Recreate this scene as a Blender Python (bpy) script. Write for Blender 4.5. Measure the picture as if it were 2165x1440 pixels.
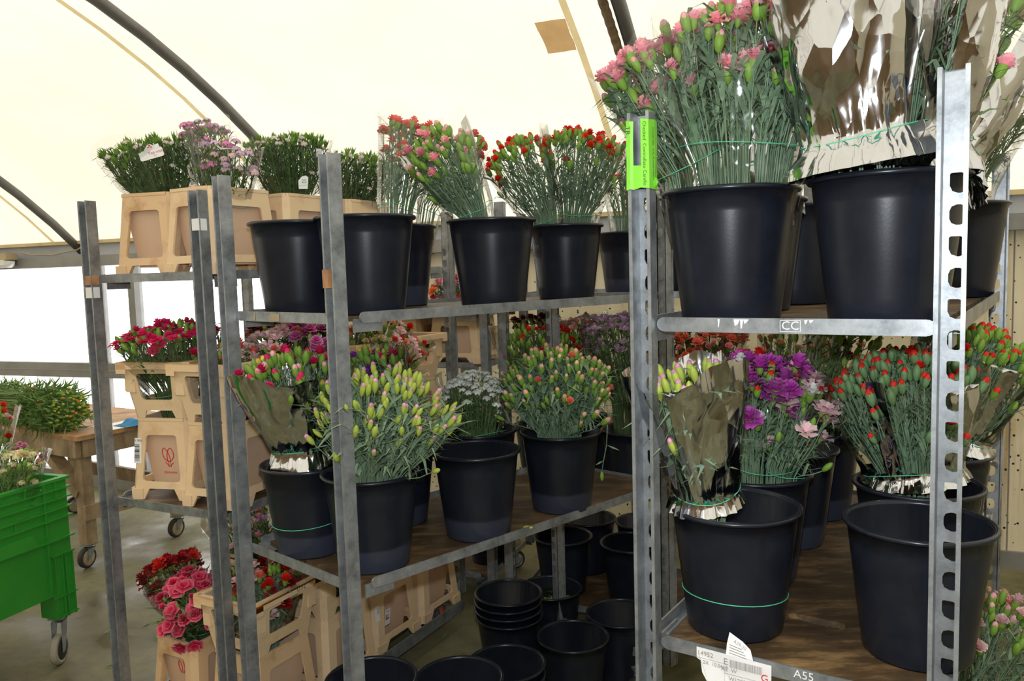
import bpy, bmesh, math, random
from math import sin, cos, pi, radians, sqrt, atan2
from mathutils import Vector, Matrix, noise as mnoise

for o in list(bpy.data.objects):
    bpy.data.objects.remove(o)
SC = bpy.context.scene
COL = SC.collection
rnd = random.Random(7)

# ------------------------------------------------------------------ camera, sky, flash, exposure
CAM_H, PITCH, ROLL, FPX = 1.6068, 0.0876, -0.0291, 1679.5
cam = bpy.data.cameras.new('camera')
cam.sensor_fit = 'HORIZONTAL'; cam.sensor_width = 36.0
cam.lens = 36.0 * FPX / 2165.0
cam.clip_start = 0.05; cam.clip_end = 200
cob = bpy.data.objects.new('camera', cam); COL.objects.link(cob)
fwd = Vector((0, cos(PITCH), -sin(PITCH))); up0 = Vector((0, sin(PITCH), cos(PITCH))); rt0 = Vector((1, 0, 0))
rt = rt0 * cos(ROLL) + up0 * sin(ROLL); up = up0 * cos(ROLL) - rt0 * sin(ROLL)
M = Matrix((rt, up, -fwd)).transposed().to_4x4(); M.translation = Vector((0, 0, CAM_H))
cob.matrix_world = M
SC.camera = cob

world = bpy.data.worlds.new('overcast_sky'); SC.world = world
world.use_nodes = True
bg = world.node_tree.nodes['Background']
bg.inputs[0].default_value = (1.0, 0.985, 0.96, 1); bg.inputs[1].default_value = 3.35

fl = bpy.data.lights.new('camera_flash', 'POINT'); fl.energy = 92; fl.shadow_soft_size = 0.02
fl.color = (0.88, 0.94, 1.0)
flo = bpy.data.objects.new('camera_flash', fl); flo.location = (0.0, 0.02, CAM_H + 0.10); COL.objects.link(flo)

vs = SC.view_settings
SC.display_settings.display_device = 'sRGB'
vs.view_transform = 'Standard'; vs.look = 'None'; vs.gamma = 1.0; vs.use_curve_mapping = False
vs.exposure = 0.0
SC.cycles.use_denoising = True
SC.cycles.transparent_max_bounces = 24
SC.cycles.max_bounces = 10
SC.cycles.sample_clamp_indirect = 6.0

# ------------------------------------------------------------------ materials
def nt(name):
    m = bpy.data.materials.new(name); m.use_nodes = True
    n = m.node_tree.nodes; l = m.node_tree.links
    return m, n, l, n['Principled BSDF'], n['Material Output']

def noise(n, l, scale, detail=4, rough=0.6, coord='Object', vec=None):
    t = n.new('ShaderNodeTexNoise'); t.inputs['Scale'].default_value = scale
    t.inputs['Detail'].default_value = detail; t.inputs['Roughness'].default_value = rough
    c = n.new('ShaderNodeTexCoord')
    if vec:
        mp = n.new('ShaderNodeMapping'); mp.inputs['Scale'].default_value = vec
        l.new(c.outputs[coord], mp.inputs['Vector']); l.new(mp.outputs[0], t.inputs['Vector'])
    else:
        l.new(c.outputs[coord], t.inputs['Vector'])
    return t

def ramp(n, l, src, stops):
    r = n.new('ShaderNodeValToRGB'); e = r.color_ramp.elements
    e[0].position, e[0].color = stops[0][0], (*stops[0][1], 1)
    e[1].position, e[1].color = stops[-1][0], (*stops[-1][1], 1)
    for p, c in stops[1:-1]:
        x = e.new(p); x.color = (*c, 1)
    l.new(src, r.inputs[0]); return r

def bump(n, l, src, p, strength=0.2, dist=0.01):
    b = n.new('ShaderNodeBump'); b.inputs['Strength'].default_value = strength; b.inputs['Distance'].default_value = dist
    l.new(src, b.inputs['Height']); l.new(b.outputs[0], p.inputs['Normal']); return b

def simple(name, col, rough=0.5, metal=0.0, var=0.15, scale=8, bumps=0.0, spec=0.5):
    m, n, l, p, o = nt(name)
    t = noise(n, l, scale)
    a = tuple(max(0, c * (1 - var)) for c in col); b = tuple(min(1, c * (1 + var)) for c in col)
    r = ramp(n, l, t.outputs['Fac'], [(0.3, a), (0.7, b)])
    l.new(r.outputs[0], p.inputs['Base Color'])
    p.inputs['Roughness'].default_value = rough; p.inputs['Metallic'].default_value = metal
    p.inputs['Specular IOR Level'].default_value = spec
    if bumps:
        bump(n, l, t.outputs['Fac'], p, bumps, 0.004)
    return m

def flat(name, col, rough=0.6):
    m, n, l, p, o = nt(name); p.inputs['Base Color'].default_value = (*col, 1); p.inputs['Roughness'].default_value = rough
    return m

def galv_mat():
    m, n, l, p, o = nt('galvanised_steel')
    t = noise(n, l, 18, 6, 0.7); t2 = noise(n, l, 60, 3, 0.6)
    r = ramp(n, l, t.outputs['Fac'], [(0.28, (0.13, 0.14, 0.15)), (0.5, (0.28, 0.30, 0.315)), (0.75, (0.42, 0.44, 0.455))])
    r2 = ramp(n, l, t2.outputs['Fac'], [(0.70, (1, 1, 1)), (0.80, (0.45, 0.36, 0.28))])
    mx = n.new('ShaderNodeMix'); mx.data_type = 'RGBA'; mx.blend_type = 'MULTIPLY'; mx.inputs[0].default_value = 0.6
    l.new(r.outputs[0], mx.inputs[6]); l.new(r2.outputs[0], mx.inputs[7])
    l.new(mx.outputs[2], p.inputs['Base Color'])
    p.inputs['Metallic'].default_value = 0.55; p.inputs['Roughness'].default_value = 0.42
    bump(n, l, t2.outputs['Fac'], p, 0.06, 0.003)
    return m

def bucket_mat(band):
    m, n, l, p, o = nt('black_bucket_plastic' + ('_waterline' if band else ''))
    t = noise(n, l, 14, 5, 0.7)
    base = ramp(n, l, t.outputs['Fac'], [(0.3, (0.007, 0.009, 0.015)), (0.75, (0.014, 0.017, 0.026))])
    last = base.outputs[0]
    if band:
        c = n.new('ShaderNodeTexCoord'); s = n.new('ShaderNodeSeparateXYZ'); l.new(c.outputs['Object'], s.inputs[0])
        ad = n.new('ShaderNodeMath'); ad.operation = 'MULTIPLY_ADD'; ad.inputs[1].default_value = 0.012
        l.new(t.outputs['Fac'], ad.inputs[0]); l.new(s.outputs['Z'], ad.inputs[2])
        rr = ramp(n, l, ad.outputs[0], [(0.066, (1, 1, 1)), (0.072, (0, 0, 0))])
        mx = n.new('ShaderNodeMix'); mx.data_type = 'RGBA'
        l.new(rr.outputs[0], mx.inputs[0]); l.new(last, mx.inputs[6]); mx.inputs[7].default_value = (0.030, 0.035, 0.055, 1)
        last = mx.outputs[2]
    l.new(last, p.inputs['Base Color'])
    p.inputs['Roughness'].default_value = 0.29; p.inputs['Specular IOR Level'].default_value = 0.36
    t2 = noise(n, l, 160, 2); bump(n, l, t2.outputs['Fac'], p, 0.07, 0.001)
    return m

def crate_mat(name, a, b, dirt=0.5):
    m, n, l, p, o = nt(name)
    t = noise(n, l, 9, 6, 0.65); t2 = noise(n, l, 3.0, 3)
    r = ramp(n, l, t2.outputs['Fac'], [(0.3, a), (0.7, b)])
    d = ramp(n, l, t.outputs['Fac'], [(0.55, (1, 1, 1)), (0.72, (0.62, 0.45, 0.27))])
    mx = n.new('ShaderNodeMix'); mx.data_type = 'RGBA'; mx.blend_type = 'MULTIPLY'; mx.inputs[0].default_value = dirt
    l.new(r.outputs[0], mx.inputs[6]); l.new(d.outputs[0], mx.inputs[7])
    l.new(mx.outputs[2], p.inputs['Base Color']); p.inputs['Roughness'].default_value = 0.45
    tr = n.new('ShaderNodeBsdfTranslucent'); l.new(mx.outputs[2], tr.inputs[0])
    ms = n.new('ShaderNodeMixShader'); ms.inputs[0].default_value = 0.22
    l.new(p.outputs[0], ms.inputs[1]); l.new(tr.outputs[0], ms.inputs[2]); l.new(ms.outputs[0], o.inputs[0])
    return m

def wood_mat(name, a, b, c, vec=(2, 30, 30), rough=0.6, sc=1.6):
    m, n, l, p, o = nt(name)
    t = noise(n, l, sc, 8, 0.7, vec=vec); t2 = noise(n, l, 3.2, 5, 0.7)
    r = ramp(n, l, t.outputs['Fac'], [(0.25, a), (0.5, b), (0.75, c)])
    d = ramp(n, l, t2.outputs['Fac'], [(0.35, (0.35, 0.33, 0.3)), (0.62, (1, 1, 1))])
    mx = n.new('ShaderNodeMix'); mx.data_type = 'RGBA'; mx.blend_type = 'MULTIPLY'; mx.inputs[0].default_value = 0.8
    l.new(r.outputs[0], mx.inputs[6]); l.new(d.outputs[0], mx.inputs[7]); l.new(mx.outputs[2], p.inputs['Base Color'])
    p.inputs['Roughness'].default_value = rough
    bump(n, l, t.outputs['Fac'], p, 0.15, 0.003)
    return m

def floor_mat():
    m, n, l, p, o = nt('wet_concrete')
    t = noise(n, l, 1.1, 8, 0.65); t2 = noise(n, l, 14, 6, 0.7); t3 = noise(n, l, 0.9, 5, 0.6)
    r = ramp(n, l, t.outputs['Fac'], [(0.3, (0.085, 0.08, 0.035)), (0.5, (0.185, 0.17, 0.085)), (0.72, (0.27, 0.25, 0.15))])
    r2 = ramp(n, l, t2.outputs['Fac'], [(0.3, (0.62, 0.62, 0.6)), (0.6, (1, 1, 1))])
    mx = n.new('ShaderNodeMix'); mx.data_type = 'RGBA'; mx.blend_type = 'MULTIPLY'; mx.inputs[0].default_value = 0.8
    l.new(r.outputs[0], mx.inputs[6]); l.new(r2.outputs[0], mx.inputs[7])
    wet = ramp(n, l, t3.outputs['Fac'], [(0.46, (1, 1, 1)), (0.62, (0.0, 0.0, 0.0))])
    dk = n.new('ShaderNodeMix'); dk.data_type = 'RGBA'; dk.blend_type = 'MULTIPLY'; dk.inputs[0].default_value = 1.0
    wd = ramp(n, l, t3.outputs['Fac'], [(0.46, (1, 1, 1)), (0.62, (0.55, 0.55, 0.55))])
    l.new(mx.outputs[2], dk.inputs[6]); l.new(wd.outputs[0], dk.inputs[7]); l.new(dk.outputs[2], p.inputs['Base Color'])
    mr = n.new('ShaderNodeMapRange'); mr.inputs[3].default_value = 0.18; mr.inputs[4].default_value = 0.85
    l.new(wet.outputs[0], mr.inputs[0]); l.new(mr.outputs[0], p.inputs['Roughness'])
    bump(n, l, t2.outputs['Fac'], p, 0.14, 0.006)
    return m

def roof_mat():
    m, n, l, p, o = nt('cream_roof_film')
    n.remove(p)
    t = noise(n, l, 0.7, 5, 0.6); t2 = noise(n, l, 22, 4, 0.75)
    r = ramp(n, l, t.outputs['Fac'], [(0.3, (0.375, 0.345, 0.275)), (0.7, (0.44, 0.415, 0.34))])
    r2 = ramp(n, l, t2.outputs['Fac'], [(0.66, (1, 1, 1)), (0.80, (0.78, 0.70, 0.55))])
    mx = n.new('ShaderNodeMix'); mx.data_type = 'RGBA'; mx.blend_type = 'MULTIPLY'; mx.inputs[0].default_value = 0.7
    l.new(r.outputs[0], mx.inputs[6]); l.new(r2.outputs[0], mx.inputs[7])
    tr = n.new('ShaderNodeBsdfTranslucent'); df = n.new('ShaderNodeBsdfDiffuse')
    l.new(mx.outputs[2], tr.inputs[0]); df.inputs[0].default_value = (0.55, 0.5, 0.4, 1)
    ad = n.new('ShaderNodeMixShader'); ad.inputs[0].default_value = 0.12
    l.new(tr.outputs[0], ad.inputs[1]); l.new(df.outputs[0], ad.inputs[2]); l.new(ad.outputs[0], o.inputs[0])
    return m

def cello_mat(name, gloss=0.07, tint=(0.97, 0.98, 0.97), sc=16, bs=0.55):
    m, n, l, p, o = nt(name); n.remove(p)
    t = noise(n, l, sc, 3, 0.55)
    b = n.new('ShaderNodeBump'); b.inputs['Strength'].default_value = bs; b.inputs['Distance'].default_value = 0.02
    l.new(t.outputs['Fac'], b.inputs['Height'])
    tp = n.new('ShaderNodeBsdfTransparent'); tp.inputs[0].default_value = (*tint, 1)
    g = n.new('ShaderNodeBsdfGlossy'); g.inputs['Roughness'].default_value = 0.06; l.new(b.outputs[0], g.inputs['Normal'])
    lw = n.new('ShaderNodeLayerWeight'); lw.inputs[0].default_value = 0.18; l.new(b.outputs[0], lw.inputs['Normal'])
    mr = n.new('ShaderNodeMapRange'); mr.inputs[3].default_value = gloss; mr.inputs[4].default_value = 0.6
    l.new(lw.outputs['Fresnel'], mr.inputs[0])
    ms = n.new('ShaderNodeMixShader'); l.new(mr.outputs[0], ms.inputs[0]); l.new(tp.outputs[0], ms.inputs[1]); l.new(g.outputs[0], ms.inputs[2])
    l.new(ms.outputs[0], o.inputs[0])
    return m

def foil_mat():
    """crumpled metallised film: facets with their own tilt, large pleats and fine creases"""
    m, n, l, p, o = nt('silver_foil')
    c = n.new('ShaderNodeTexCoord'); prev = None
    for vec, st, ds in (((10, 10, 3.0), 0.55, 0.035), ((30, 30, 12), 0.40, 0.012)):
        mp = n.new('ShaderNodeMapping'); mp.inputs['Scale'].default_value = vec; mp.inputs['Rotation'].default_value = (.3, .25, .2)
        v = n.new('ShaderNodeTexVoronoi'); v.inputs['Scale'].default_value = 1.0
        l.new(c.outputs['Object'], mp.inputs['Vector']); l.new(mp.outputs[0], v.inputs['Vector'])
        b = n.new('ShaderNodeBump'); b.inputs['Strength'].default_value = st; b.inputs['Distance'].default_value = ds
        l.new(v.outputs['Distance'], b.inputs['Height'])
        if prev: l.new(prev.outputs[0], b.inputs['Normal'])
        prev = b
    l.new(prev.outputs[0], p.inputs['Normal'])
    p.inputs['Base Color'].default_value = (0.58, 0.60, 0.64, 1); p.inputs['Metallic'].default_value = 1.0; p.inputs['Roughness'].default_value = 0.10
    return m

def petal_mat(name, col, edge):
    m, n, l, p, o = nt('petal_' + name)
    a = n.new('ShaderNodeAttribute'); a.attribute_name = 'edge'
    mx = n.new('ShaderNodeMix'); mx.data_type = 'RGBA'
    l.new(a.outputs['Fac'], mx.inputs[0]); mx.inputs[6].default_value = (*col, 1); mx.inputs[7].default_value = (*edge, 1)
    oi = n.new('ShaderNodeObjectInfo'); hs = n.new('ShaderNodeHueSaturation')
    mr = n.new('ShaderNodeMapRange'); mr.inputs[3].default_value = 0.75; mr.inputs[4].default_value = 1.15
    l.new(oi.outputs['Random'], mr.inputs[0]); l.new(mr.outputs[0], hs.inputs['Value']); l.new(mx.outputs[2], hs.inputs['Color'])
    l.new(hs.outputs[0], p.inputs['Base Color']); p.inputs['Roughness'].default_value = 0.6
    p.inputs['Specular IOR Level'].default_value = 0.25
    tr = n.new('ShaderNodeBsdfTranslucent'); l.new(hs.outputs[0], tr.inputs[0])
    ms = n.new('ShaderNodeMixShader'); ms.inputs[0].default_value = 0.25
    l.new(p.outputs[0], ms.inputs[1]); l.new(tr.outputs[0], ms.inputs[2]); l.new(ms.outputs[0], o.inputs[0])
    return m

def green_mat(name, a, b, rough=0.5):
    m, n, l, p, o = nt(name)
    t = noise(n, l, 24, 3); r = ramp(n, l, t.outputs['Fac'], [(0.3, a), (0.7, b)])
    l.new(r.outputs[0], p.inputs['Base Color']); p.inputs['Roughness'].default_value = rough
    p.inputs['Specular IOR Level'].default_value = 0.3
    return m

def wall_mat():
    m, n, l, p, o = nt('cream_wall_panel')
    c = n.new('ShaderNodeTexCoord')
    v = n.new('ShaderNodeTexVoronoi'); v.inputs['Scale'].default_value = 34; l.new(c.outputs['Object'], v.inputs['Vector'])
    t = noise(n, l, 2.2, 3); st = noise(n, l, 1.2, 6, 0.7, vec=(9, 9, 0.5))
    base = ramp(n, l, st.outputs['Fac'], [(0.30, (0.46, 0.36, 0.22)), (0.42, (0.72, 0.64, 0.46)), (0.7, (0.80, 0.74, 0.58))])
    sz = n.new('ShaderNodeMath'); sz.operation = 'MULTIPLY'; sz.inputs[1].default_value = 0.40; l.new(t.outputs['Fac'], sz.inputs[0])
    lt = n.new('ShaderNodeMath'); lt.operation = 'LESS_THAN'; l.new(v.outputs['Distance'], lt.inputs[0]); l.new(sz.outputs[0], lt.inputs[1])
    t3 = noise(n, l, 7, 2); g = n.new('ShaderNodeMath'); g.operation = 'GREATER_THAN'; g.inputs[1].default_value = 0.49; l.new(t3.outputs['Fac'], g.inputs[0])
    mu = n.new('ShaderNodeMath'); mu.operation = 'MULTIPLY'; l.new(lt.outputs[0], mu.inputs[0]); l.new(g.outputs[0], mu.inputs[1])
    mx = n.new('ShaderNodeMix'); mx.data_type = 'RGBA'; l.new(mu.outputs[0], mx.inputs[0]); l.new(base.outputs[0], mx.inputs[6]); mx.inputs[7].default_value = (0.02, 0.018, 0.015, 1)
    l.new(mx.outputs[2], p.inputs['Base Color']); p.inputs['Roughness'].default_value = 0.4
    return m

GALV = galv_mat()
BUCK, BUCKW = bucket_mat(False), bucket_mat(True)
CRATE = crate_mat('cream_crate_plastic', (0.90, 0.67, 0.40), (0.95, 0.75, 0.49))
CRATED = crate_mat('dirty_cream_crate_plastic', (0.82, 0.57, 0.32), (0.90, 0.66, 0.40), 0.9)
TUB = crate_mat('pinkish_tub_plastic', (0.78, 0.56, 0.38), (0.84, 0.60, 0.42), 0.3)
PLY = wood_mat('brown_shelf_plywood', (0.022, 0.015, 0.010), (0.10, 0.060, 0.028), (0.42, 0.26, 0.11), (2, 7, 7), 0.55, 2.6)
TABLEW = wood_mat('weathered_table_wood', (0.17, 0.11, 0.065), (0.38, 0.27, 0.16), (0.60, 0.46, 0.30), (6, 6, 1.0))
TABLET = wood_mat('table_top_wood', (0.30, 0.16, 0.07), (0.50, 0.28, 0.12), (0.62, 0.38, 0.18), (2, 20, 20))
FLOOR, ROOF, WALL = floor_mat(), roof_mat(), wall_mat()
CELLO = cello_mat('clear_cellophane', 0.05, (0.97, 0.98, 0.97), 7, 0.30); PANE = cello_mat('window_film', 0.03, (1, 1, 1), 3, 0.05)
CELLO2 = cello_mat('crinkled_cellophane', 0.07, (0.95, 0.96, 0.96), 12, 0.40)
FOIL = foil_mat()
GREENBIN = simple('green_bin_plastic', (0.030, 0.29, 0.030), 0.42, 0, 0.12, 3)
STEELG = simple('grey_painted_steel', (0.25, 0.25, 0.24), 0.5, 0.2, 0.2, 4)
GUTTER = simple('light_grey_gutter', (0.42, 0.44, 0.48), 0.5, 0.0, 0.12, 3)
ARCH = simple('arch_tube_steel', (0.17, 0.17, 0.16), 0.5, 0.4, 0.25, 5)
CONDUIT = simple('rusty_conduit', (0.24, 0.17, 0.09), 0.6, 0.1, 0.4, 25)
SEAM = simple('seam_tape', (0.62, 0.50, 0.27), 0.7, 0, 0.15, 10)
PATCH = simple('brown_roof_patch', (0.66, 0.48, 0.29), 0.8, 0, 0.12, 30)
RUBBER = simple('dark_rubber', (0.03, 0.028, 0.025), 0.7, 0, 0.3, 20)
RUBBERG = simple('grey_rubber', (0.38, 0.35, 0.27), 0.7, 0, 0.2, 20)
RUSTW = simple('rust_red_wheel', (0.30, 0.07, 0.035), 0.6, 0, 0.3, 20)
TANW = simple('tan_wheel_hub', (0.42, 0.33, 0.20), 0.6, 0, 0.25, 20)
PAPER = simple('paper_label', (0.80, 0.80, 0.80), 0.7, 0, 0.05, 20)
INK = flat('black_ink', (0.03, 0.03, 0.035)); INKR = flat('red_ink', (0.62, 0.02, 0.04)); INKG = flat('green_ink', (0.03, 0.30, 0.12))
INKGR = flat('grey_ink', (0.30, 0.28, 0.28))
TAPE = simple('lime_tape', (0.24, 0.72, 0.05), 0.5, 0, 0.12, 12)
BROWNTAPE = simple('brown_tape', (0.36, 0.18, 0.08), 0.5, 0, 0.3, 30)
CHALK = flat('white_scuff', (0.75, 0.76, 0.76), 0.8)
TWINE = flat('green_twine', (0.08, 0.50, 0.28), 0.6)
CALYX = green_mat('calyx_green', (0.13, 0.26, 0.035), (0.24, 0.40, 0.06))
CALYXG = green_mat('calyx_grey_green', (0.10, 0.20, 0.08), (0.18, 0.30, 0.13))
CALYXY = green_mat('calyx_yellow_green', (0.30, 0.40, 0.05), (0.46, 0.54, 0.10))
STEM = green_mat('stem_grey_green', (0.11, 0.19, 0.11), (0.23, 0.33, 0.21))
STEMD = green_mat('stem_dark_green', (0.055, 0.105, 0.035), (0.14, 0.22, 0.075))
STEMB = green_mat('stem_bright_green', (0.10, 0.19, 0.05), (0.20, 0.31, 0.09))
BLUE = flat('blue_cloth', (0.03, 0.20, 0.42), 0.8)
LAMPW = simple('white_lamp_plastic', (0.85, 0.85, 0.85), 0.4, 0, 0.03, 4)
LAMPB = simple('tan_lamp_tray', (0.45, 0.36, 0.22), 0.6, 0, 0.1, 6)
def film(name, c):
    m, n, l, p, o = nt(name); n.remove(p); t = noise(n, l, 12, 4)
    r = ramp(n, l, t.outputs['Fac'], [(0.3, tuple(x * .85 for x in c)), (0.7, c)])
    tr = n.new('ShaderNodeBsdfTranslucent'); df = n.new('ShaderNodeBsdfDiffuse'); l.new(r.outputs[0], tr.inputs[0]); l.new(r.outputs[0], df.inputs[0])
    ms = n.new('ShaderNodeMixShader'); ms.inputs[0].default_value = .3; l.new(tr.outputs[0], ms.inputs[1]); l.new(df.outputs[0], ms.inputs[2]); l.new(ms.outputs[0], o.inputs[0])
    return m
SEAMF, PATCHF = film('seam_film', (.80, .68, .42)), film('patch_film', (.62, .42, .22))
BROWNW = simple('brown_timber_boards', (0.20, 0.125, 0.055), 0.7, 0, 0.3, 3)
CABLE = simple('tan_cable', (0.40, 0.33, 0.20), 0.7, 0, 0.1, 10)
WATER = simple('dark_water', (0.01, 0.015, 0.01), 0.05, 0, 0.1, 5)

# ------------------------------------------------------------------ mesh helpers
class MB:
    def __init__(s): s.v = []; s.f = []; s.m = []; s.sm = []
    def add(s, vs, fs, mi=0, smooth=False):
        o = len(s.v); s.v += [tuple(v) for v in vs]
        for f in fs:
            s.f.append(tuple(i + o for i in f)); s.m.append(mi); s.sm.append(smooth)
    def box(s, c, d, mi=0, X=None):
        x, y, z = (k / 2 for k in d)
        P = [Vector((sx * x, sy * y, sz * z)) for sx in (-1, 1) for sy in (-1, 1) for sz in (-1, 1)]
        c = Vector(c)
        P = [(X @ (p + c)) if X is not None else p + c for p in P]
        s.add(P, [(0, 1, 3, 2), (4, 6, 7, 5), (0, 4, 5, 1), (2, 3, 7, 6), (0, 2, 6, 4), (1, 5, 7, 3)], mi)
    def bar(s, a, b, w, h, mi=0, upv=(0, 0, 1)):
        a, b = Vector(a), Vector(b); d = (b - a).normalized(); u = Vector(upv)
        r = d.cross(u)
        if r.length < 1e-4: r = d.cross(Vector((1, 0, 0)))
        r.normalize(); u = r.cross(d)
        P = [e + r * (sx * w / 2) + u * (sz * h / 2) for e in (a, b) for sx, sz in ((-1, -1), (1, -1), (1, 1), (-1, 1))]
        s.add(P, [(0, 1, 2, 3)[::-1], (4, 5, 6, 7), (0, 4, 5, 1)[::-1], (1, 5, 6, 2)[::-1], (2, 6, 7, 3)[::-1], (3, 7, 4, 0)[::-1]], mi)
    def tube(s, pts, r, n=8, mi=0, cap=True, closed=False, smooth=True):
        pts = [Vector(p) for p in pts]; N = len(pts); base = len(s.v); prev = None; V = []
        for i, p in enumerate(pts):
            if closed: t = pts[(i + 1) % N] - pts[i - 1]
            else: t = pts[min(i + 1, N - 1)] - pts[max(i - 1, 0)]
            t = t.normalized() if t.length > 1e-9 else Vector((0, 0, 1))
            if prev is None:
                a = t.cross(Vector((0, 0, 1)))
                if a.length < 1e-3: a = t.cross(Vector((1, 0, 0)))
            else:
                a = prev - t * prev.dot(t)
            a.normalize(); prev = a; b = t.cross(a)
            rr = r[i] if isinstance(r, (list, tuple)) else r
            for k in range(n):
                q = 2 * pi * k / n; V.append(p + a * (cos(q) * rr) + b * (sin(q) * rr))
        F = []
        for i in range(N if closed else N - 1):
            j = (i + 1) % N
            for k in range(n):
                F.append((i * n + k, i * n + (k + 1) % n, j * n + (k + 1) % n, j * n + k))
        if cap and not closed:
            F.append(tuple(range(n))[::-1]); F.append(tuple((N - 1) * n + k for k in range(n)))
        s.add(V, F, mi, smooth)
    def lathe(s, prof, n=32, mi=0, smooth=True, X=None, mis=None):
        V = []
        for r, z in prof:
            for k in range(n):
                q = 2 * pi * k / n; v = Vector((r * cos(q), r * sin(q), z)); V.append(X @ v if X is not None else v)
        o = len(s.v); s.v += [tuple(v) for v in V]
        for i in range(len(prof) - 1):
            for k in range(n):
                s.f.append((o + i * n + k, o + i * n + (k + 1) % n, o + (i + 1) * n + (k + 1) % n, o + (i + 1) * n + k))
                s.m.append(mis[i] if mis else mi); s.sm.append(smooth)
    def plate(s, outer, holes, t, X, mi=0):
        """flat plate in local xy with holes, thickness t along local -z, placed by matrix X"""
        bm = bmesh.new(); loops = []
        for lp in [outer] + list(holes):
            vs_ = [bm.verts.new((p[0], p[1], 0)) for p in lp]
            for i in range(len(vs_)): bm.edges.new((vs_[i], vs_[(i + 1) % len(vs_)]))
            loops.append(vs_)
        bmesh.ops.triangle_fill(bm, use_beauty=True, edges=bm.edges[:], normal=(0, 0, 1))
        bm.verts.index_update(); n = len(bm.verts)
        V = [v.co.copy() for v in bm.verts]; T = []
        for f in bm.faces:
            idx = [v.index for v in f.verts]
            if f.normal.z < 0: idx.reverse()
            T.append(tuple(idx))
        F = list(T) + [tuple(i + n for i in f[::-1]) for f in T]
        for li, lp in enumerate(loops):
            ids = [v.index for v in lp]
            ar = sum(V[ids[i]].x * V[ids[(i + 1) % len(ids)]].y - V[ids[(i + 1) % len(ids)]].x * V[ids[i]].y for i in range(len(ids)))
            if (ar > 0) != (li == 0): ids.reverse()
            for i in range(len(ids)):
                a, b = ids[i], ids[(i + 1) % len(ids)]; F.append((a, a + n, b + n, b))
        bm.free()
        W = [X @ v for v in V] + [X @ (v - Vector((0, 0, t))) for v in V]
        s.add(W, F, mi)
    def text(s, txt, size, X, mi=0, align='CENTER', off=0.0006):
        V, F = text_geo(txt, size, align)
        s.add([X @ (Vector(v) + Vector((0, 0, off))) for v in V], F, mi)
    def mesh(s, name, mats):
        me = bpy.data.meshes.new(name); me.from_pydata(s.v, [], s.f)
        for m in mats: me.materials.append(m)
        me.polygons.foreach_set('material_index', s.m); me.polygons.foreach_set('use_smooth', s.sm)
        me.update(); return me
    def obj(s, name, mats, parent=None, loc=None):
        return link(name, s.mesh(name, mats if isinstance(mats, (list, tuple)) else [mats]), parent, loc)

_tc = {}
def text_geo(txt, size, align):
    k = (txt, size, align)
    if k not in _tc:
        c = bpy.data.curves.new('lettering', 'FONT'); c.body = txt; c.size = size; c.align_x = align; c.align_y = 'CENTER'; c.resolution_u = 2
        o = bpy.data.objects.new('lettering', c); me = o.to_mesh()
        _tc[k] = ([tuple(v.co) for v in me.vertices], [tuple(p.vertices) for p in me.polygons])
        o.to_mesh_clear(); bpy.data.objects.remove(o); bpy.data.curves.remove(c)
    return _tc[k]

def link(name, data, parent=None, loc=None):
    o = bpy.data.objects.new(name, data); COL.objects.link(o)
    if parent: o.parent = parent
    if loc is not None: o.location = loc
    return o

def thing(name, label, cat, loc=(0, 0, 0), rz=0, group=None):
    o = link(name, None, None, loc); o.rotation_euler = (0, 0, rz); o.empty_display_size = 0.05
    o['label'] = label; o['category'] = cat
    if group: o['group'] = group
    return o

def tag(o, label, cat, group=None):
    o['label'] = label; o['category'] = cat
    if group: o['group'] = group
    return o

def struct(o):
    o['kind'] = 'structure'; return o

def frame_mat(o, x, y):
    """matrix with origin o, local x,y directions given, z = x cross y"""
    x = Vector(x).normalized(); z = x.cross(Vector(y)).normalized(); y = z.cross(x)
    m = Matrix((x, y, z)).transposed().to_4x4(); m.translation = Vector(o); return m

def rrect(x0, y0, x1, y1, r, n=4, top=None):
    """rounded rectangle loop; top = (x0t, x1t) makes a trapezoid"""
    xa, xb = (x0, x1) if top is None else top
    P = []
    for (cx, cy, a) in ((x1 - r, y0 + r, -90), (xb - r, y1 - r, 0), (xa + r, y1 - r, 90), (x0 + r, y0 + r, 180)):
        for k in range(n + 1):
            q = radians(a + 90 * k / n); P.append((cx + r * cos(q), cy + r * sin(q)))
    return P

# ------------------------------------------------------------------ hall: axis along W (the window wall), CIN points into the hall
A0 = Vector((-3.3, 6.2, 0)); W = Vector((0.935, -0.3547, 0)); CIN = Vector((-0.3547, -0.935, 0))
def H(u, s, z=0.0): return A0 + W * u + CIN * s + Vector((0, 0, z))
SCN, ZCN, RR = 3.137, -1.494, 4.6
def roof_z(s): return sqrt(RR * RR - (s - SCN) ** 2) + ZCN
U0, U1, SPAN = -4.6, 9.2, 6.274

b = MB(); p = [H(U0 - 3, SPAN + 1), H(U1 + 1, SPAN + 1), H(U1 + 1, -0.25), H(U0 - 3, -0.25)]
b.add(p + [q - Vector((0, 0, .1)) for q in p], [(0, 1, 2, 3), (7, 6, 5, 4), (0, 4, 5, 1), (1, 5, 6, 2), (2, 6, 7, 3), (3, 7, 4, 0)])
struct(b.obj('floor', FLOOR))

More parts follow.
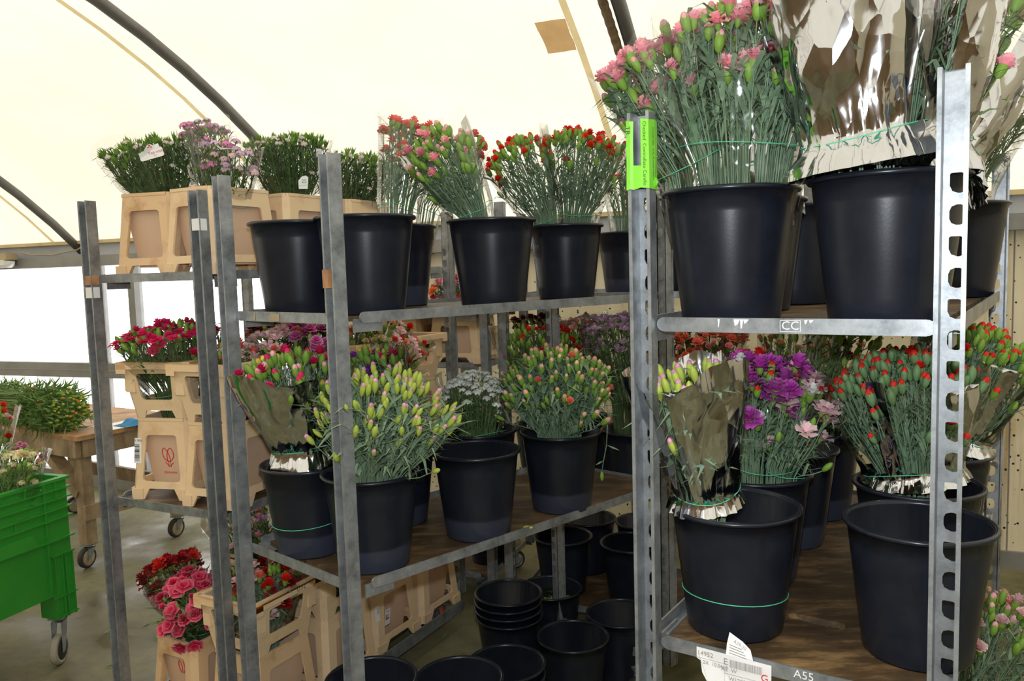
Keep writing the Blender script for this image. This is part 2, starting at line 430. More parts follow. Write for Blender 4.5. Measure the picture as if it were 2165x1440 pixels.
b = MB(); NS, NU = 28, 12; V = []
for i in range(NS + 1):
    a0 = math.asin(SCN / RR); a = -a0 + 2 * a0 * i / NS
    for j in range(NU + 1):
        V.append(H(U0 + (U1 - U0) * j / NU, SCN + RR * sin(a), ZCN + RR * cos(a)))
F = [(i * (NU + 1) + j, i * (NU + 1) + j + 1, (i + 1) * (NU + 1) + j + 1, (i + 1) * (NU + 1) + j) for i in range(NS) for j in range(NU)]
b.add(V, F, 0, True)
ceiling = struct(b.obj('ceiling', ROOF))
ceiling['label'] = 'cream translucent roof film over steel arches'
def arc(u, s0, s1, dz, n=24, du=0): return [H(u + du, s0 + (s1 - s0) * i / n, roof_z(s0 + (s1 - s0) * i / n) + dz) for i in range(n + 1)]
ti = 1
for k in range(-2, 4):
    u = 2.26 * k + 0.02
    if U0 < u < U1:
        b = MB(); b.tube(arc(u, 0.0, SPAN - 0.005, -0.045), 0.031, 10); struct(b.obj('trim_%d' % ti, ARCH)); ti += 1
        b = MB(); seam = []
        c = arc(u - 0.24, 0.02, SPAN - 0.02, -0.006)
        for q in c: seam += [q - W * 0.016, q + W * 0.016]
        b.add(seam, [(2 * i, 2 * i + 1, 2 * i + 3, 2 * i + 2) for i in range(len(c) - 1)])
        struct(b.obj('trim_%d' % ti, SEAMF)); ti += 1
b = MB(); c = arc(4.54, 0.0, 3.2, -0.07, 120, -0.055)
b.tube(c, [0.019 + 0.003 * (i % 2) for i in range(len(c))], 8, smooth=False); struct(b.obj('trim_%d' % ti, CONDUIT)); ti += 1
b = MB(); g = []
for i in range(5):
    for j in range(5):
        u = 4.145 + 0.135 * i / 4 + 0.004 * rnd.uniform(-1, 1); s = 1.045 + 0.18 * j / 4 + 0.004 * rnd.uniform(-1, 1)
        g.append(H(u, s, roof_z(s) - 0.005))
b.add(g, [(i * 5 + j, i * 5 + j + 1, (i + 1) * 5 + j + 1, (i + 1) * 5 + j) for i in range(4) for j in range(4)])
pt = b.obj('roof_patch', PATCHF, ceiling); pt['label'] = 'square brown patch glued under the roof film'

# window wall (wall_back) : posts, rails, panes, cream panels
wb = link('wall_back', None); struct(wb)
UW = 2.28
def hbar(name, u0, u1, z0, z1, s0, s1, mat, parent=wb):
    b = MB(); X = frame_mat(H(0, 0, 0), W, (0, 0, 1)).to_3x3()
    P = [H(u, s, z) for u in (u0, u1) for s in (s0, s1) for z in (z0, z1)]
    b.add(P, [(0, 1, 3, 2), (4, 6, 7, 5), (0, 4, 5, 1), (2, 3, 7, 6), (0, 2, 6, 4), (1, 5, 7, 3)])
    return b.obj(name, mat, parent)
hbar('eave_gutter', U0, U1, 1.80, 1.93, -0.03, 0.05, GUTTER)
hbar('eave_beam', U0, U1, 1.735, 1.815, 0.0, 0.11, STEELG)
hbar('eave_edge', U0, U1, 1.905, 1.93, 0.05, 0.09, SEAM)
win = []
for i, (ua, ub) in enumerate(((-4.56, -2.28), (-2.28, 0.14), (0.14, 0.5), (0.5, UW))):
    w = struct(link('window_%d' % (i + 1), None)); win.append(w)
    for za, zb in ((0.985, 1.735), (0.12, 0.87)):
        hbar('pane', ua + 0.03, ub - 0.03, za, zb, -0.012, -0.006, PANE, w)
    hbar('rail', ua, ub, 0.87, 0.985, -0.02, 0.04, STEELG, w)
    hbar('rail_groove', ua + 0.03, ub - 0.03, 0.925, 0.932, 0.04, 0.043, INKGR, w)
    hbar('sill', ua, ub, 0.0, 0.12, -0.03, 0.05, STEELG, w)
for u in (-4.56, -2.28, 0.14, 0.5, UW):
    hbar('mullion', u - 0.032, u + 0.032, 0.12, 1.735, -0.035, 0.045, STEELG)
u = UW + 0.035
while u < U1 - 0.05:
    u2 = min(u + 0.98, U1)
    hbar('panel', u, u2 - 0.008, 0.05, 1.80, -0.06, -0.008, WALL)
    hbar('panel_joint', u2 - 0.008, u2, 0.05, 1.80, -0.06, -0.016, INKGR)
    u = u2
hbar('skirting', UW + 0.035, U1, 0.0, 0.09, -0.06, 0.012, STEELG)
wf = struct(link('wall_front', None))
u = U0
while u < U1 - 0.05:
    u2 = min(u + 1.15, U1)
    hbar('panel', u, u2 - 0.008, 0.0, 1.87, SPAN, SPAN + 0.06, BROWNW, wf)
    u = u2
for nm, u in (('wall_left', U0), ('wall_right', U1)):
    b = MB(); n = 20
    top = [H(u, SPAN * i / n, roof_z(SPAN * i / n)) for i in range(n + 1)]; bot = [H(u, SPAN * i / n, 0) for i in range(n + 1)]
    b.add(top + bot, [(i, i + 1, n + 2 + i, n + 1 + i) for i in range(n)]); struct(b.obj(nm, ROOF if u < 0 else WALL))

# tube lamp and cable under the eave
t = thing('tube_lamp', 'white fluorescent batten lamp under the eave beam above the work table', 'lamp', H(-1.20, 0.16, 1.80), atan2(W.y, W.x))
b = MB(); b.box((0, 0, 0.03), (1.26, 0.10, 0.05)); b.obj('tray', LAMPB, t)
b = MB(); pr = [(-0.05, 0.005), (-0.045, -0.035), (-0.02, -0.055), (0.02, -0.055), (0.045, -0.035), (0.05, 0.005)]
V = [(x, y, z) for x in (-0.64, 0.60) for y, z in pr] + [(0.66, 0, -0.01)]
n = len(pr); F = [(i, i + 1, n + i + 1, n + i) for i in range(n - 1)] + [(n + i, n + i + 1, 2 * n) for i in range(n - 1)] + [tuple(range(n))[::-1]]
b.add(V, F); b.obj('diffuser', LAMPW, t)
b = MB(); b.tube([H(-0.55, .10, 1.86), H(-0.40, .10, 1.835), H(-0.2, .10, 1.832), H(0.05, .10, 1.86), H(0.12, .10, 1.885)], 0.006, 6)
tag(b.obj('lamp_cable', CABLE), 'thin tan cable sagging along the gutter from the tube lamp', 'cable')

# ------------------------------------------------------------------ trolleys
def post_mesh(h):
    """channel post, web in local xz, open side toward -y, slotted every 50 mm"""
    b = MB(); wd, dp, th = 0.037, 0.035, 0.003; hw = wd / 2; pit = 0.05; nn = int(h / pit)
    z0 = h - nn * pit
    if z0 > 0.001:
        b.add([(-hw, 0, 0), (hw, 0, 0), (hw, 0, z0), (-hw, 0, z0), (-hw, th, 0), (hw, th, 0), (hw, th, z0), (-hw, th, z0)], [(0, 1, 2, 3), (5, 4, 7, 6)])
    for k in range(nn):
        za = z0 + k * pit
        solid = k > nn - 4
        if solid:
            for y, f in ((0, (0, 1, 2, 3)), (th, (3, 2, 1, 0))):
                b.add([(-hw, y, za), (hw, y, za), (hw, y, za + pit), (-hw, y, za + pit)], [f])
            continue
        # D shaped slot, flat side right
        hx0, hx1, hz0, hz1 = -0.006, 0.0135, za + 0.009, za + 0.041
        if k % 2: rl, rt_ = 0.012, 0.003
        else: rl, rt_ = 0.010, 0.010
        lp = []
        for (cx, cz, a, r) in ((hx1 - .004, hz0 + .004, -90, .004), (hx1 - .004, hz1 - .004, 0, .004), (hx0 + rl, hz1 - min(rl, .016), 90, rt_ if k % 2 else rl), (hx0 + rl, hz0 + rl, 180, rl)):
            if r == rt_ and k % 2: cx, cz = hx0 + r, hz1 - r
            for q in (0, 45, 90):
                w_ = radians(a + q); lp.append((cx + r * cos(w_), cz + r * sin(w_)))
        out = [(0, za), (hw, za), (hw, za), (hw, za + pit * .5), (hw, za + pit), (hw, za + pit), (0, za + pit), (-hw, za + pit), (-hw, za + pit), (-hw, za + pit * .5), (-hw, za), (-hw, za)]
        m = len(lp)
        V = [(x, 0, z) for x, z in out] + [(x, 0, z) for x, z in lp] + [(x, th, z) for x, z in out] + [(x, th, z) for x, z in lp]
        F = []
        for i in range(m):
            j = (i + 1) % m
            if out[i] != out[j]: F.append((i, j, m + j, m + i)); F.append((2 * m + j, 2 * m + i, 3 * m + i, 3 * m + j))
            else: F.append((i, m + j, m + i)); F.append((2 * m + i, 3 * m + i, 3 * m + j))
            F.append((m + i, m + j, 3 * m + j, 3 * m + i))
        b.add(V, F)
    for sx in (-1, 1):
        b.box((sx * (hw - th / 2), th / 2 - dp / 2, h / 2), (th, dp + th, h))
        b.box((sx * (hw + 0.001), -dp + 0.001, h / 2), (0.006, 0.003, h))
    b.box((0, th / 2, h - .001), (wd, th, .002))
    return b.mesh('post', [GALV])
_pm = {}
def post(parent, xy, out, h, zb):
    key = round(h, 3)
    if key not in _pm: _pm[key] = post_mesh(h)
    o = link('post', _pm[key], parent, (xy[0], xy[1], zb)); o.rotation_euler = (0, 0, atan2(-out[1], -out[0]) - pi / 2)
    return o

def caster(parent, loc, r=0.05, wheel=RUBBER, hub=GALV, rz=0.0, name='caster'):
    b = MB(); zt = loc[2]
    X = Matrix.Translation(Vector(loc)) @ Matrix.Rotation(rz, 4, 'Z')
    b.box((0, 0, -0.006), (0.075, 0.06, 0.008), 0, X); b.tube([X @ Vector((0, 0, -0.008)), X @ Vector((0, 0, -0.025))], 0.018, 10)
    for sy in (-1, 1):
        b.add([X @ Vector(v) for v in ((-0.03, sy * .019, -.022), (0.025, sy * .019, -.022), (-0.012, sy * .019, -(zt - r) - .012), (-0.034, sy * .019, -(zt - r) - .012),
              (-0.03, sy * .022, -.022), (0.025, sy * .022, -.022), (-0.012, sy * .022, -(zt - r) - .012), (-0.034, sy * .022, -(zt - r) - .012))],
              [(0, 1, 2, 3), (7, 6, 5, 4), (0, 4, 5, 1), (1, 5, 6, 2), (2, 6, 7, 3), (3, 7, 4, 0)])
    b.box((-.002, 0, -0.024), (0.055, 0.044, 0.004), 0, X)
    c = b.obj(name, GALV, parent)
    b = MB(); Y = X @ Matrix.Translation(Vector((-0.022, 0, -(zt - r)))) @ Matrix.Rotation(pi / 2, 4, 'X')
    b.lathe([(0.0, -0.014), (r * .68, -0.014), (r * .72, -0.010), (r * .72, -0.015), (r * .96, -0.013), (r, -0.006), (r, 0.006), (r * .96, 0.013), (r * .72, 0.015), (r * .72, 0.010), (r * .68, 0.014), (0, 0.014)], 22, 0, True, Y,
            mis=[1, 1, 1, 0, 0, 0, 0, 0, 1, 1, 1])
    b.obj('wheel', [wheel, hub], c)
    return c

class Trolley:
    def __init__(s, label, near, nl, far, top=1.9, zb=0.13):
        s.n, s.nl, s.f = Vector((*near, 0)), Vector((*nl, 0)), Vector((*far, 0)); s.fl = s.nl + s.f - s.n
        s.l = (s.f - s.n).normalized(); s.s = (s.nl - s.n).normalized(); s.L = (s.f - s.n).length; s.Wd = (s.nl - s.n).length
        s.o = thing('flower_trolley', label, 'trolley', (0, 0, 0))
        s.top = top; s.zb = zb
        s.posts = [post(s.o, c, d, top - zb, zb) for c, d in ((s.n, -s.l), (s.nl, -s.l), (s.f, s.l), (s.fl, s.l))]
    def P(s, l, w, z=0): return s.n + s.l * l + s.s * w + Vector((0, 0, z))
    def casters(s, wheel=RUBBER, hub=GALV, which=(0, 1, 2, 3)):
        for i, (l, w) in enumerate(((0.07, .05), (.07, s.Wd - .05), (s.L - .07, .05), (s.L - .07, s.Wd - .05))):
            if i in which: caster(s.o, s.P(l, w, s.zb), 0.05, wheel, hub, rnd.uniform(0, 6))
    def shelf(s, z, slot=None, name='shelf', lip=0.027, brackets=True, e=0.006, hook=True):
        """plywood board in a steel frame, board top at z"""
        b = MB(); L, Wd = s.L, s.Wd
        X = frame_mat(s.P(0, 0, z), s.l, s.s)      # local x along length, y along width
        if X.to_3x3().determinant() < 0 or (X.to_3x3() @ Vector((0, 0, 1))).z < 0:
            X = frame_mat(s.P(0, 0, z), s.s, s.l); sw = True
        else: sw = False
        def q(l, w): return (w, l) if sw else (l, w)
        m = 0.03
        outer = [q(m - .022, .026), q(L - m + .022, .026), q(L - m + .022, Wd - .026), q(m - .022, Wd - .026)]
        holes = []
        if slot:
            l0, w0, w1 = slot; lp = []
            for k in range(7): a = radians(-90 + 30 * k); lp.append(q(l0 + .016 * sin(a) , w1 + .016 * cos(a)))
            for k in range(7): a = radians(90 + 30 * k); lp.append(q(l0 + .016 * sin(a), w0 + .016 * cos(a)))
            holes = [lp]
        b.plate(outer, holes, 0.012, X)
        bo = b.obj(name, PLY, s.o)
        for w in (-e, Wd + e):                       # long rails with a folded foot and rounded ends
            b = MB(); zc = z + .012 - lip / 2
            b.bar(s.P(.055, w, zc), s.P(L - .055, w, zc), .004, lip)
            b.bar(s.P(.055, w + (.008 if w < 0 else -.008), z + .013 - lip), s.P(L - .055, w + (.008 if w < 0 else -.008), z + .013 - lip), .02, .004)
            for l in (.055, L - .055): b.tube([s.P(l, w - .002, zc), s.P(l, w + .002, zc)], lip / 2, 14, smooth=False)
            b.obj('long_rail', GALV, bo)
        for l in (-.004, L + .004):
            b = MB(); zc = z + .011 - lip / 2; l2 = l + (.008 if l < 0 else -.008)
            b.bar(s.P(l, .034, zc), s.P(l, Wd - .034, zc), .004, lip)
            b.bar(s.P(l2, .034, z + .012 - lip), s.P(l2, Wd - .034, z + .012 - lip), .02, .003)
            for w in (.034, Wd - .034): b.tube([s.P(l - .002, w, zc), s.P(l + .002, w, zc)], lip / 2, 14, smooth=False)
            b.obj('end_rail', GALV, bo)
        if brackets:
            for l, d in ((.03, 1), (L - .03, -1)):
                for w in (0.004, Wd - .004):
                    b = MB(); b.bar(s.P(l, w, z - .022), s.P(l + d * .085, w, z - .022), .005, .034); b.obj('bracket', GALV, bo)
        return bo

T1 = Trolley('galvanised trolley nearest the camera, slotted posts and lime tape on one post', (.7072, 1.2733), (.2702, 1.5654), (1.415, 2.31))
T2 = Trolley('galvanised trolley in the middle holding black buckets of loose budded stems', (-.4145, 1.957), (-.803, 2.309), (.54, 2.83))
T3 = Trolley('galvanised trolley on the left loaded with cream flower crates', (-.914, 2.41), (-1.361, 2.63), (-.283, 3.55), 1.872)
T6 = Trolley('galvanised trolley by the cream wall, beyond the crate trolley, with few goods', (-.14, 3.70), (.05, 4.20), (-1.36, 4.16))
T4 = Trolley('galvanised trolley behind the middle one, holding red, lilac and salmon bunches', (-.02, 3.42), (.168, 3.916), (1.195, 2.96))
ZS1a, ZS1b, ZS1c = 1.497, 0.853, 0.155
ZS2a, ZS2b = 1.503, 0.818
ZS3a, ZS3b, ZS3c = 1.622, 0.878, 0.118
s1a = T1.shelf(ZS1a); s1b = T1.shelf(ZS1b, slot=(.235, .215, .305)); T1.shelf(ZS1c, brackets=False)
T1.casters()
s2a = T2.shelf(ZS2a); s2b = T2.shelf(ZS2b)
for l in (0.0, T2.L):
    b = MB(); b.bar(T2.P(l, .03, .15), T2.P(l, T2.Wd - .03, .15), .035, .035); b.obj('end_bar', GALV, T2.o)
T2.casters()
T3.shelf(ZS3a); T3.shelf(ZS3b); T3.shelf(ZS3c, brackets=False, lip=.05, e=.052); T3.casters(RUSTW, GALV)
T6.shelf(1.17); T6.shelf(1.415); T6.shelf(.15, brackets=False); T6.casters()
T4.shelf(1.495); T4.shelf(.66); T4.shelf(.15, brackets=False); T4.casters()
def flatpiece(parent, name, mats, fn):
    b = MB(); fn(b); return b.obj(name, mats, parent)
# printed box with letters and scuffs on the near end rail of T1
def fn(b):
    X = frame_mat(T1.P(-.0065, T1.Wd * .5, ZS1a + .011 - .0135), -T1.s, (0, 0, 1))
    b.text('CC', .022, X @ Matrix.Translation((.012, 0, 0)), 0)
    for x0, x1, y0, y1 in ((-.006, .030, .0095, .0105), (-.006, .030, -.0105, -.0095), (-.006, -.005, -.0105, .0105), (.029, .030, -.0105, .0105)):
        b.add([X @ Vector(p) for p in ((x0, y0, .0004), (x1, y0, .0004), (x1, y1, .0004), (x0, y1, .0004))], [(0, 1, 2, 3)])
    for x, w_, h_ in ((-.09, .012, .010), (-.078, .006, .016), (-.072, .010, .006), (.036, .006, .006), (.044, .008, .004), (-.12, .004, .014)):
        b.add([X @ Vector(p) for p in ((x, .011, .0004), (x + w_, .011, .0004), (x + w_ * .6, .011 - h_, .0004), (x + w_ * .2, .009 - h_, .0004))], [(0, 3, 2, 1)])
flatpiece(s1a, 'rail_print', [CHALK], fn)['label'] = 'white stamped letters and paint scuffs on the end rail'
# address papers on lower end rail
def fn(b):
    X = frame_mat(T1.P(-.010, T1.Wd - .098, ZS1b + .008), -T1.s, (0, 0, 1))
    V = [(0, 0), (.145, -.002), (.143, -.105), (.100, -.105), (.03, -.075), (.012, -.048), (.008, -.026), (0, -.022)]
    P = [Vector((x, y, .002 + .006 * sin(x * 40) * (y < -.03))) for x, y in V]
    b.add([X @ q for q in P], [tuple(range(len(P)))[::-1]], 0)
    b.add([X @ (q - Vector((0, 0, .0008))) for q in P], [tuple(range(len(P)))], 0)
    def T(txt, x, y, s, mi=1): b.text(txt, s, X @ Matrix.Translation((x, y, .009)), mi, 'LEFT')
    T('14952', .004, -.007, .013); T('E', .056, -.012, .018); T('G', .127, -.026, .020, 2); T('2X  10.0410', .015, -.024, .010); T('AE  W', .052, -.027, .011)
    T('W12001854 LG', .066, -.044, .011); T('P055VP', .105, -.043, .013, 2); T('Dutch Gov. & Culture Brands', .062, -.062, .0052); T('Nord Oe', .062, -.069, .0052)
    T('No 67', .062, -.080, .006); T('R20', .122, -.066, .008, 2)
    x = .068
    for k in range(34):
        w_ = rnd.choice((.0006, .0010, .0016)); 
        b.add([X @ Vector(p) for p in ((x, -.006, .009), (x + w_, -.006, .009), (x + w_, -.021, .009), (x, -.021, .009))], [(0, 3, 2, 1)], 1); x += w_ + rnd.choice((.0006, .0010))
    for x0, y0, x1, y1 in ((.0, -.0165, .057, -.0169), (.058, -.022, .0585, -.10), (.0585, -.035, .143, -.0355), (.0585, -.054, .143, -.0545)):
        b.add([X @ Vector(p) for p in ((x0, y0, .009), (x1, y0, .009), (x1, y1, .009), (x0, y1, .009))], [(0, 3, 2, 1)], 1)
flatpiece(s1b, 'address_label', [PAPER, INKGR, INKR], fn)['label'] = 'white printed paper hanging from the lower end rail'
def fn(b):
    X = frame_mat(T1.P(-.009, T1.Wd - .156, ZS1b + .006), -T1.s, Vector((0, 0, 1)) + T1.l * .25)
    P = [(0, 0), (.052, 0), (.046, .018), (.030, .030), (.004, .042), (.0005, .02)]
    b.add([X @ Vector((*q, .001)) for q in P], [tuple(range(6))], 0); b.add([X @ Vector((*q, 0)) for q in P], [tuple(range(6))[::-1]], 0)
    b.text('A29-20', .009, X @ Matrix.Rotation(radians(-24), 4, 'Z') @ Matrix.Translation((.001, .031, .001)), 1, 'LEFT')
    for k in range(4):
        y = .020 - .005 * k
        b.add([X @ Vector(q) for q in ((.006, y, .0016), (.03 + .004 * k, y - .004, .0016), (.03 + .004 * k, y - .0055, .0016), (.006, y - .0015, .0016))], [(0, 3, 2, 1)], 1)
flatpiece(s1b, 'paper_slip', [PAPER, INKGR], fn)['label'] = 'small torn white slip standing up from the lower end rail'
def fn(b):
    X = frame_mat(T1.P(-.0065, T1.Wd - .30, ZS1b + .0), -T1.s, (0, 0, 1))
    b.text('A55', .022, X, 0)
flatpiece(s1b, 'chalk_mark', [CHALK], fn)['label'] = 'white scribble on the lower end rail'
# lime tape sleeve on T1 left front post (open, wraps the channel)
po = T1.posts[1]; h = T1.top - T1.zb
b = MB(); z0, z1 = 1.755 - T1.zb, 1.885 - T1.zb
prof = [(-.0205, .006), (-.0240, -.012), (-.0240, -.037), (-.015, -.0395), (-.009, -.037), (.007, -.0395), (.0235, -.039), (.0240, -.012), (.0205, .006)]
V = []
for i, z in enumerate((z0, z0 + .045, z0 + .09, z1)):
    for x, y in prof: V.append((x + rnd.uniform(-.0006, .0006), y + rnd.uniform(-.0008, .0004), z + rnd.uniform(-.003, .003)))
n = len(prof); F = [(i * n + j, i * n + j + 1, (i + 1) * n + j + 1, (i + 1) * n + j) for i in range(3) for j in range(n - 1) if not (j == 4 and i > 0)]
b.add(V, F, 0)
b.add([(.0240, -.012, z0 + .004), (.033, -.018, z0 + .012), (.0240, -.012, z0 + .022)], [(0, 1, 2)], 0)
Xt = frame_mat((.0155, -.0402, (z0 + z1) / 2), (0, 0, -1), (1, 0, 0)); b.text('Checked  Controllato Carello', .0098, Xt, 1)
Xt = frame_mat((.0247, -.022, (z0 + z1) / 2), (0, 0, -1), (0, 1, 0)); b.text('Controle  CC Kontrolliert', .0092, Xt, 1)
Xt = frame_mat((-.0190, -.0394, z1 - .02), (0, 0, -1), (1, 0, 0)); b.text('TR.', .014, Xt, 1)
b.obj('inspection_tape', [TAPE, INK], po)['label'] = 'torn lime green inspection tape around the post top'
# brown tape scraps and stickers on posts
for (T, i, z, w_, hh, mt) in ((T2, 0, 1.60, .026, .045, BROWNTAPE), (T3, 1, 1.615, .03, .03, BROWNTAPE), (T3, 1, 1.575, .03, .035, CHALK), (T3, 0, 1.77, .03, .035, CHALK)):
    b = MB(); x = 0.006 if T is T3 else -.012
    b.add([(x - w_ / 2, -.0378, z - hh / 2 - T.zb), (x + w_ / 2, -.0378, z - hh / 2 - T.zb), (x + w_ / 2, -.0378, z + hh / 2 - T.zb), (x - w_ / 2, -.0378, z + hh / 2 - T.zb),
           (x + w_ / 2, -.008, z - hh / 2 - T.zb), (x + w_ / 2, -.008, z + hh / 2 - T.zb)], [(0, 1, 2, 3), (1, 4, 5, 2)])
    b.obj('tape_scrap', mt, T.posts[i])
# stickers on T2 top end rail
def fn(b):
    X = frame_mat(T2.P(-.0065, T2.Wd * .5, ZS2a - .003), -T2.s, (0, 0, 1))
    for x, w_ in ((-.15, .012), (-.06, .045)):
        b.add([X @ Vector(q) for q in ((x, -.010, .0004), (x + w_, -.011, .0004), (x + w_, .009, .0004), (x + .004, .010, .0004))], [(0, 1, 2, 3)])
flatpiece(s2a, 'sticker_remains', [CABLE], fn)

# ------------------------------------------------------------------ buckets
def bucket_geo(band=False, ring=False):
    Ht, ro, rb = 0.258, 0.127, 0.097
    prof = [(0.0, 0.004), (rb - .004, 0.004), (rb - .002, 0.0), (rb, 0.004)]
    for i in range(1, 7):
        f = i / 6; prof.append((rb + (ro - rb) * f, 0.004 + (Ht - .012) * f))
        if ring and i == 5:
            prof.append((prof[-1][0] + .004, prof[-1][1] + .0015)); prof.append((prof[-1][0] + .0012, Ht - .012))
            break
    re = prof[-1][0]
    for k in range(7):
        a = radians(-60 + 45 * k); prof.append((re + .0035 + .0055 * cos(a), Ht - .0055 + .0055 * sin(a)))
    prof += [(re - .0015, Ht - .008), (rb - .0025, 0.010), (0.0, 0.008)]
    b = MB(); b.lathe(prof, 40); return b.mesh('bucket', [BUCKW if band else BUCK])
BM = {k: bucket_geo(*k) for k in ((False, False), (True, False), (True, True), (False, True))}
def bucket(x, y, z, label, band=False, ring=False, group='black flower buckets', sc=1.0):
    o = link('flower_bucket', BM[(band, ring)], None, (x, y, z)); o.rotation_euler = (0, 0, rnd.uniform(0, 6)); o.scale = (sc, sc, sc)
    return tag(o, label, 'bucket', group)
def bucket_twine(o, z, tilt=0.012):
    b = MB(); r = 0.097 + 0.030 * z / .25 + .0012
    b.tube([(r * cos(a), r * sin(a), z + tilt * sin(a + 1.0)) for a in [2 * pi * k / 40 for k in range(40)]], .0011, 5, closed=True)
    t = b.obj('twine', TWINE, o); t['label'] = 'green twine tied round the bucket'
g1, g2, g3 = 'black buckets on the near trolley', 'black buckets on the middle trolley', 'empty black buckets on the floor'
Z1, Z2, Z3 = ZS1a + .001, ZS1b + .001, ZS1c + .001
bN = bucket(.447, 1.615, Z1, 'black bucket of pink carnations beside the lime-taped post, top shelf', group=g1)
bO = bucket(.676, 1.432, Z1, 'glossy black bucket of silver foil bunches, top shelf of near trolley', group=g1)
bucket(.56, 1.885, Z1, 'black bucket half hidden behind the pink carnation bucket, top shelf', group=g1)
bucket(.755, 2.13, Z1, 'black bucket seen in the gap between the two front buckets, top shelf', group=g1)
bucket(.97, 2.37, Z1, 'dark bucket deepest in the gap at the back of the top shelf', group=g1)
bR = bucket(1.245, 2.235, Z1, 'black bucket at far right of top shelf, by the speckled wall', group=g1)
bG = bucket(.452, 1.615, Z2, 'empty-looking black bucket tied with green twine holding one foil bunch', group=g1)
bucket_twine(bG, .075, .008)
bI = bucket(.765, 1.478, Z2, 'empty black bucket behind the right slotted post, lower shelf', group=g1)
bJ = bucket(.575, 1.882, Z2, 'black bucket with the magenta and white bunch, lower shelf', True, group=g1)
bucket(.735, 2.12, Z2, 'black bucket behind the magenta bunch on the lower shelf', True, group=g1)
bM = bucket(.90, 2.345, Z2, 'black bucket with waterline at the far back of the lower shelf', True, group=g1)
bK = bucket(.895, 1.735, Z2, 'black bucket of red-budded carnations behind the empty right bucket', group=g1)
bK2 = bucket(1.095, 2.035, Z2, 'black bucket of red-budded carnations nearest the speckled wall', group=g1)
bP1 = bucket(1.16, 2.02, Z3, 'black bucket of pink buds on the bottom shelf of near trolley', group=g1)
bP2 = bucket(.74, 1.80, Z3, 'black bucket below the shelf slot on near trolley', group=g1)
Z1, Z2 = ZS2a + .001, ZS2b + .001
bucket(-.604, 2.285, Z1, 'empty black bucket at left end of the middle trolley top shelf', group=g2)
bucket(-.382, 2.138, Z1, 'empty black bucket just right of the near corner post, top shelf', group=g2)
bC = bucket(-.37, 2.60, Z1, 'ringed black bucket of coral carnations behind the two empty ones', True, True, group=g2)
bD = bucket(-.052, 2.413, Z1, 'black bucket with the leaning pink-budded bunch, top shelf', group=g2)
bE = bucket(.20, 2.835, Z1, 'black bucket of red carnations on the middle trolley top shelf', group=g2)
ba = bucket(-.60, 2.255, Z2, 'ringed black bucket with green twine round it and foil bunch inside', True, True, group=g2)
bucket_twine(ba, .095, .010)
bb = bucket(-.396, 2.126, Z2, 'black bucket of loose yellow-green buds by the near corner post', True, group=g2)
bab = bucket(-.385, 2.50, Z2, 'black bucket hidden behind the loose yellow-green buds, lower shelf', True, group=g2)
bc_ = bucket(-.118, 2.352, Z2, 'empty black bucket with a pale waterline in middle of lower shelf', True, group=g2)
bd = bucket(.15, 2.592, Z2, 'black bucket of peach-tipped loose buds, lower shelf', True, group=g2)
be = bucket(-.125, 2.66, Z2, 'black bucket with the white flower bunch behind the empty bucket', True, group=g2)
g4 = 'black buckets on the rear trolley'
bF = bucket(.50, 3.355, 1.496, 'ringed black bucket on the rear trolley, left of the lime tape', True, True, group=g4)
bucket(.675, 3.285, 1.496, 'black bucket just right of the lime-taped post on rear trolley', group=g4)
bf1 = bucket(.50, 3.355, .661, 'black bucket with waterline under the lilac bunch, rear trolley', True, group=g4)
bf2 = bucket(.36, 3.66, .661, 'black bucket behind the lilac bunch on the rear trolley', group=g4)
bg_ = bucket(.13, 3.53, .661, 'black bucket under the red and green bunch, rear trolley', group=g4)
bs_ = bucket(.785, 3.26, .661, 'black bucket under the salmon bunch, rear trolley', group=g4)
bp_ = bucket(1.10, 3.20, .661, 'black bucket under the peach bunch at right end, rear trolley', group=g4)
bt6 = bucket(-.135, 3.925, .151, 'black bucket on the bottom board of the trolley by the wall', group='buckets by the wall')
for x, y, lab in ((.205, 3.51, 'empty black bucket at left of the rear trolley bottom board'), (.345, 3.76, 'empty black bucket at the back left of rear bottom board'), (.495, 3.395, 'empty black bucket beside the near slotted post, rear bottom board'),
                  (.60, 3.68, 'empty black bucket in the back middle of rear bottom board')):
    bucket(x, y, .151, lab, group=g4)
# floor under the middle trolley
bn_ = bucket(.193, 2.835, 0.0, 'empty black bucket on the floor, right of the nested stack', group=g3)
br_ = bucket(.395, 3.02, 0.0, 'empty black bucket on the floor against the near slotted post', group=g3)
bw_ = bucket(.135, 3.29, 0.0, 'black floor bucket with green leaves afloat in water', group=g3)
def stack(x, y, n, step, lead, gap=.0):
    for i in range(n):
        bucket(x + rnd.uniform(-.003, .003), y + rnd.uniform(-.003, .003), i * step, lead[i], group=g3)
stack(-.045, 3.035, 4, .030, ['bottom bucket of the nested stack beside the crate trolley wheel', 'second bucket up in the nested stack by the crate trolley', 'third bucket up in the nested stack by the crate trolley', 'topmost bucket of the nested stack by the crate trolley'])
stack(-.055, 2.575, 2, .035, ['lower of two nested floor buckets in front of the tall stack', 'upper of two nested floor buckets showing an inner rim'])
stack(-.44, 2.215, 6, .037, ['lowest bucket of the nested pile behind the near corner post', 'second bucket of the nested pile behind the near corner post', 'third bucket of the nested pile behind the near corner post',
      'fourth bucket of the nested pile behind the near corner post', 'fifth bucket of the nested pile behind the near corner post', 'top bucket of the nested pile behind the near corner post'])
stack(-.185, 2.275, 5, .037, ['lowest bucket of the nested pile at the bottom edge', 'second bucket of the nested pile at the bottom edge', 'third bucket of the nested pile at the bottom edge', 'fourth bucket of the nested pile at the bottom edge', 'top bucket of the nested pile at the bottom edge'])
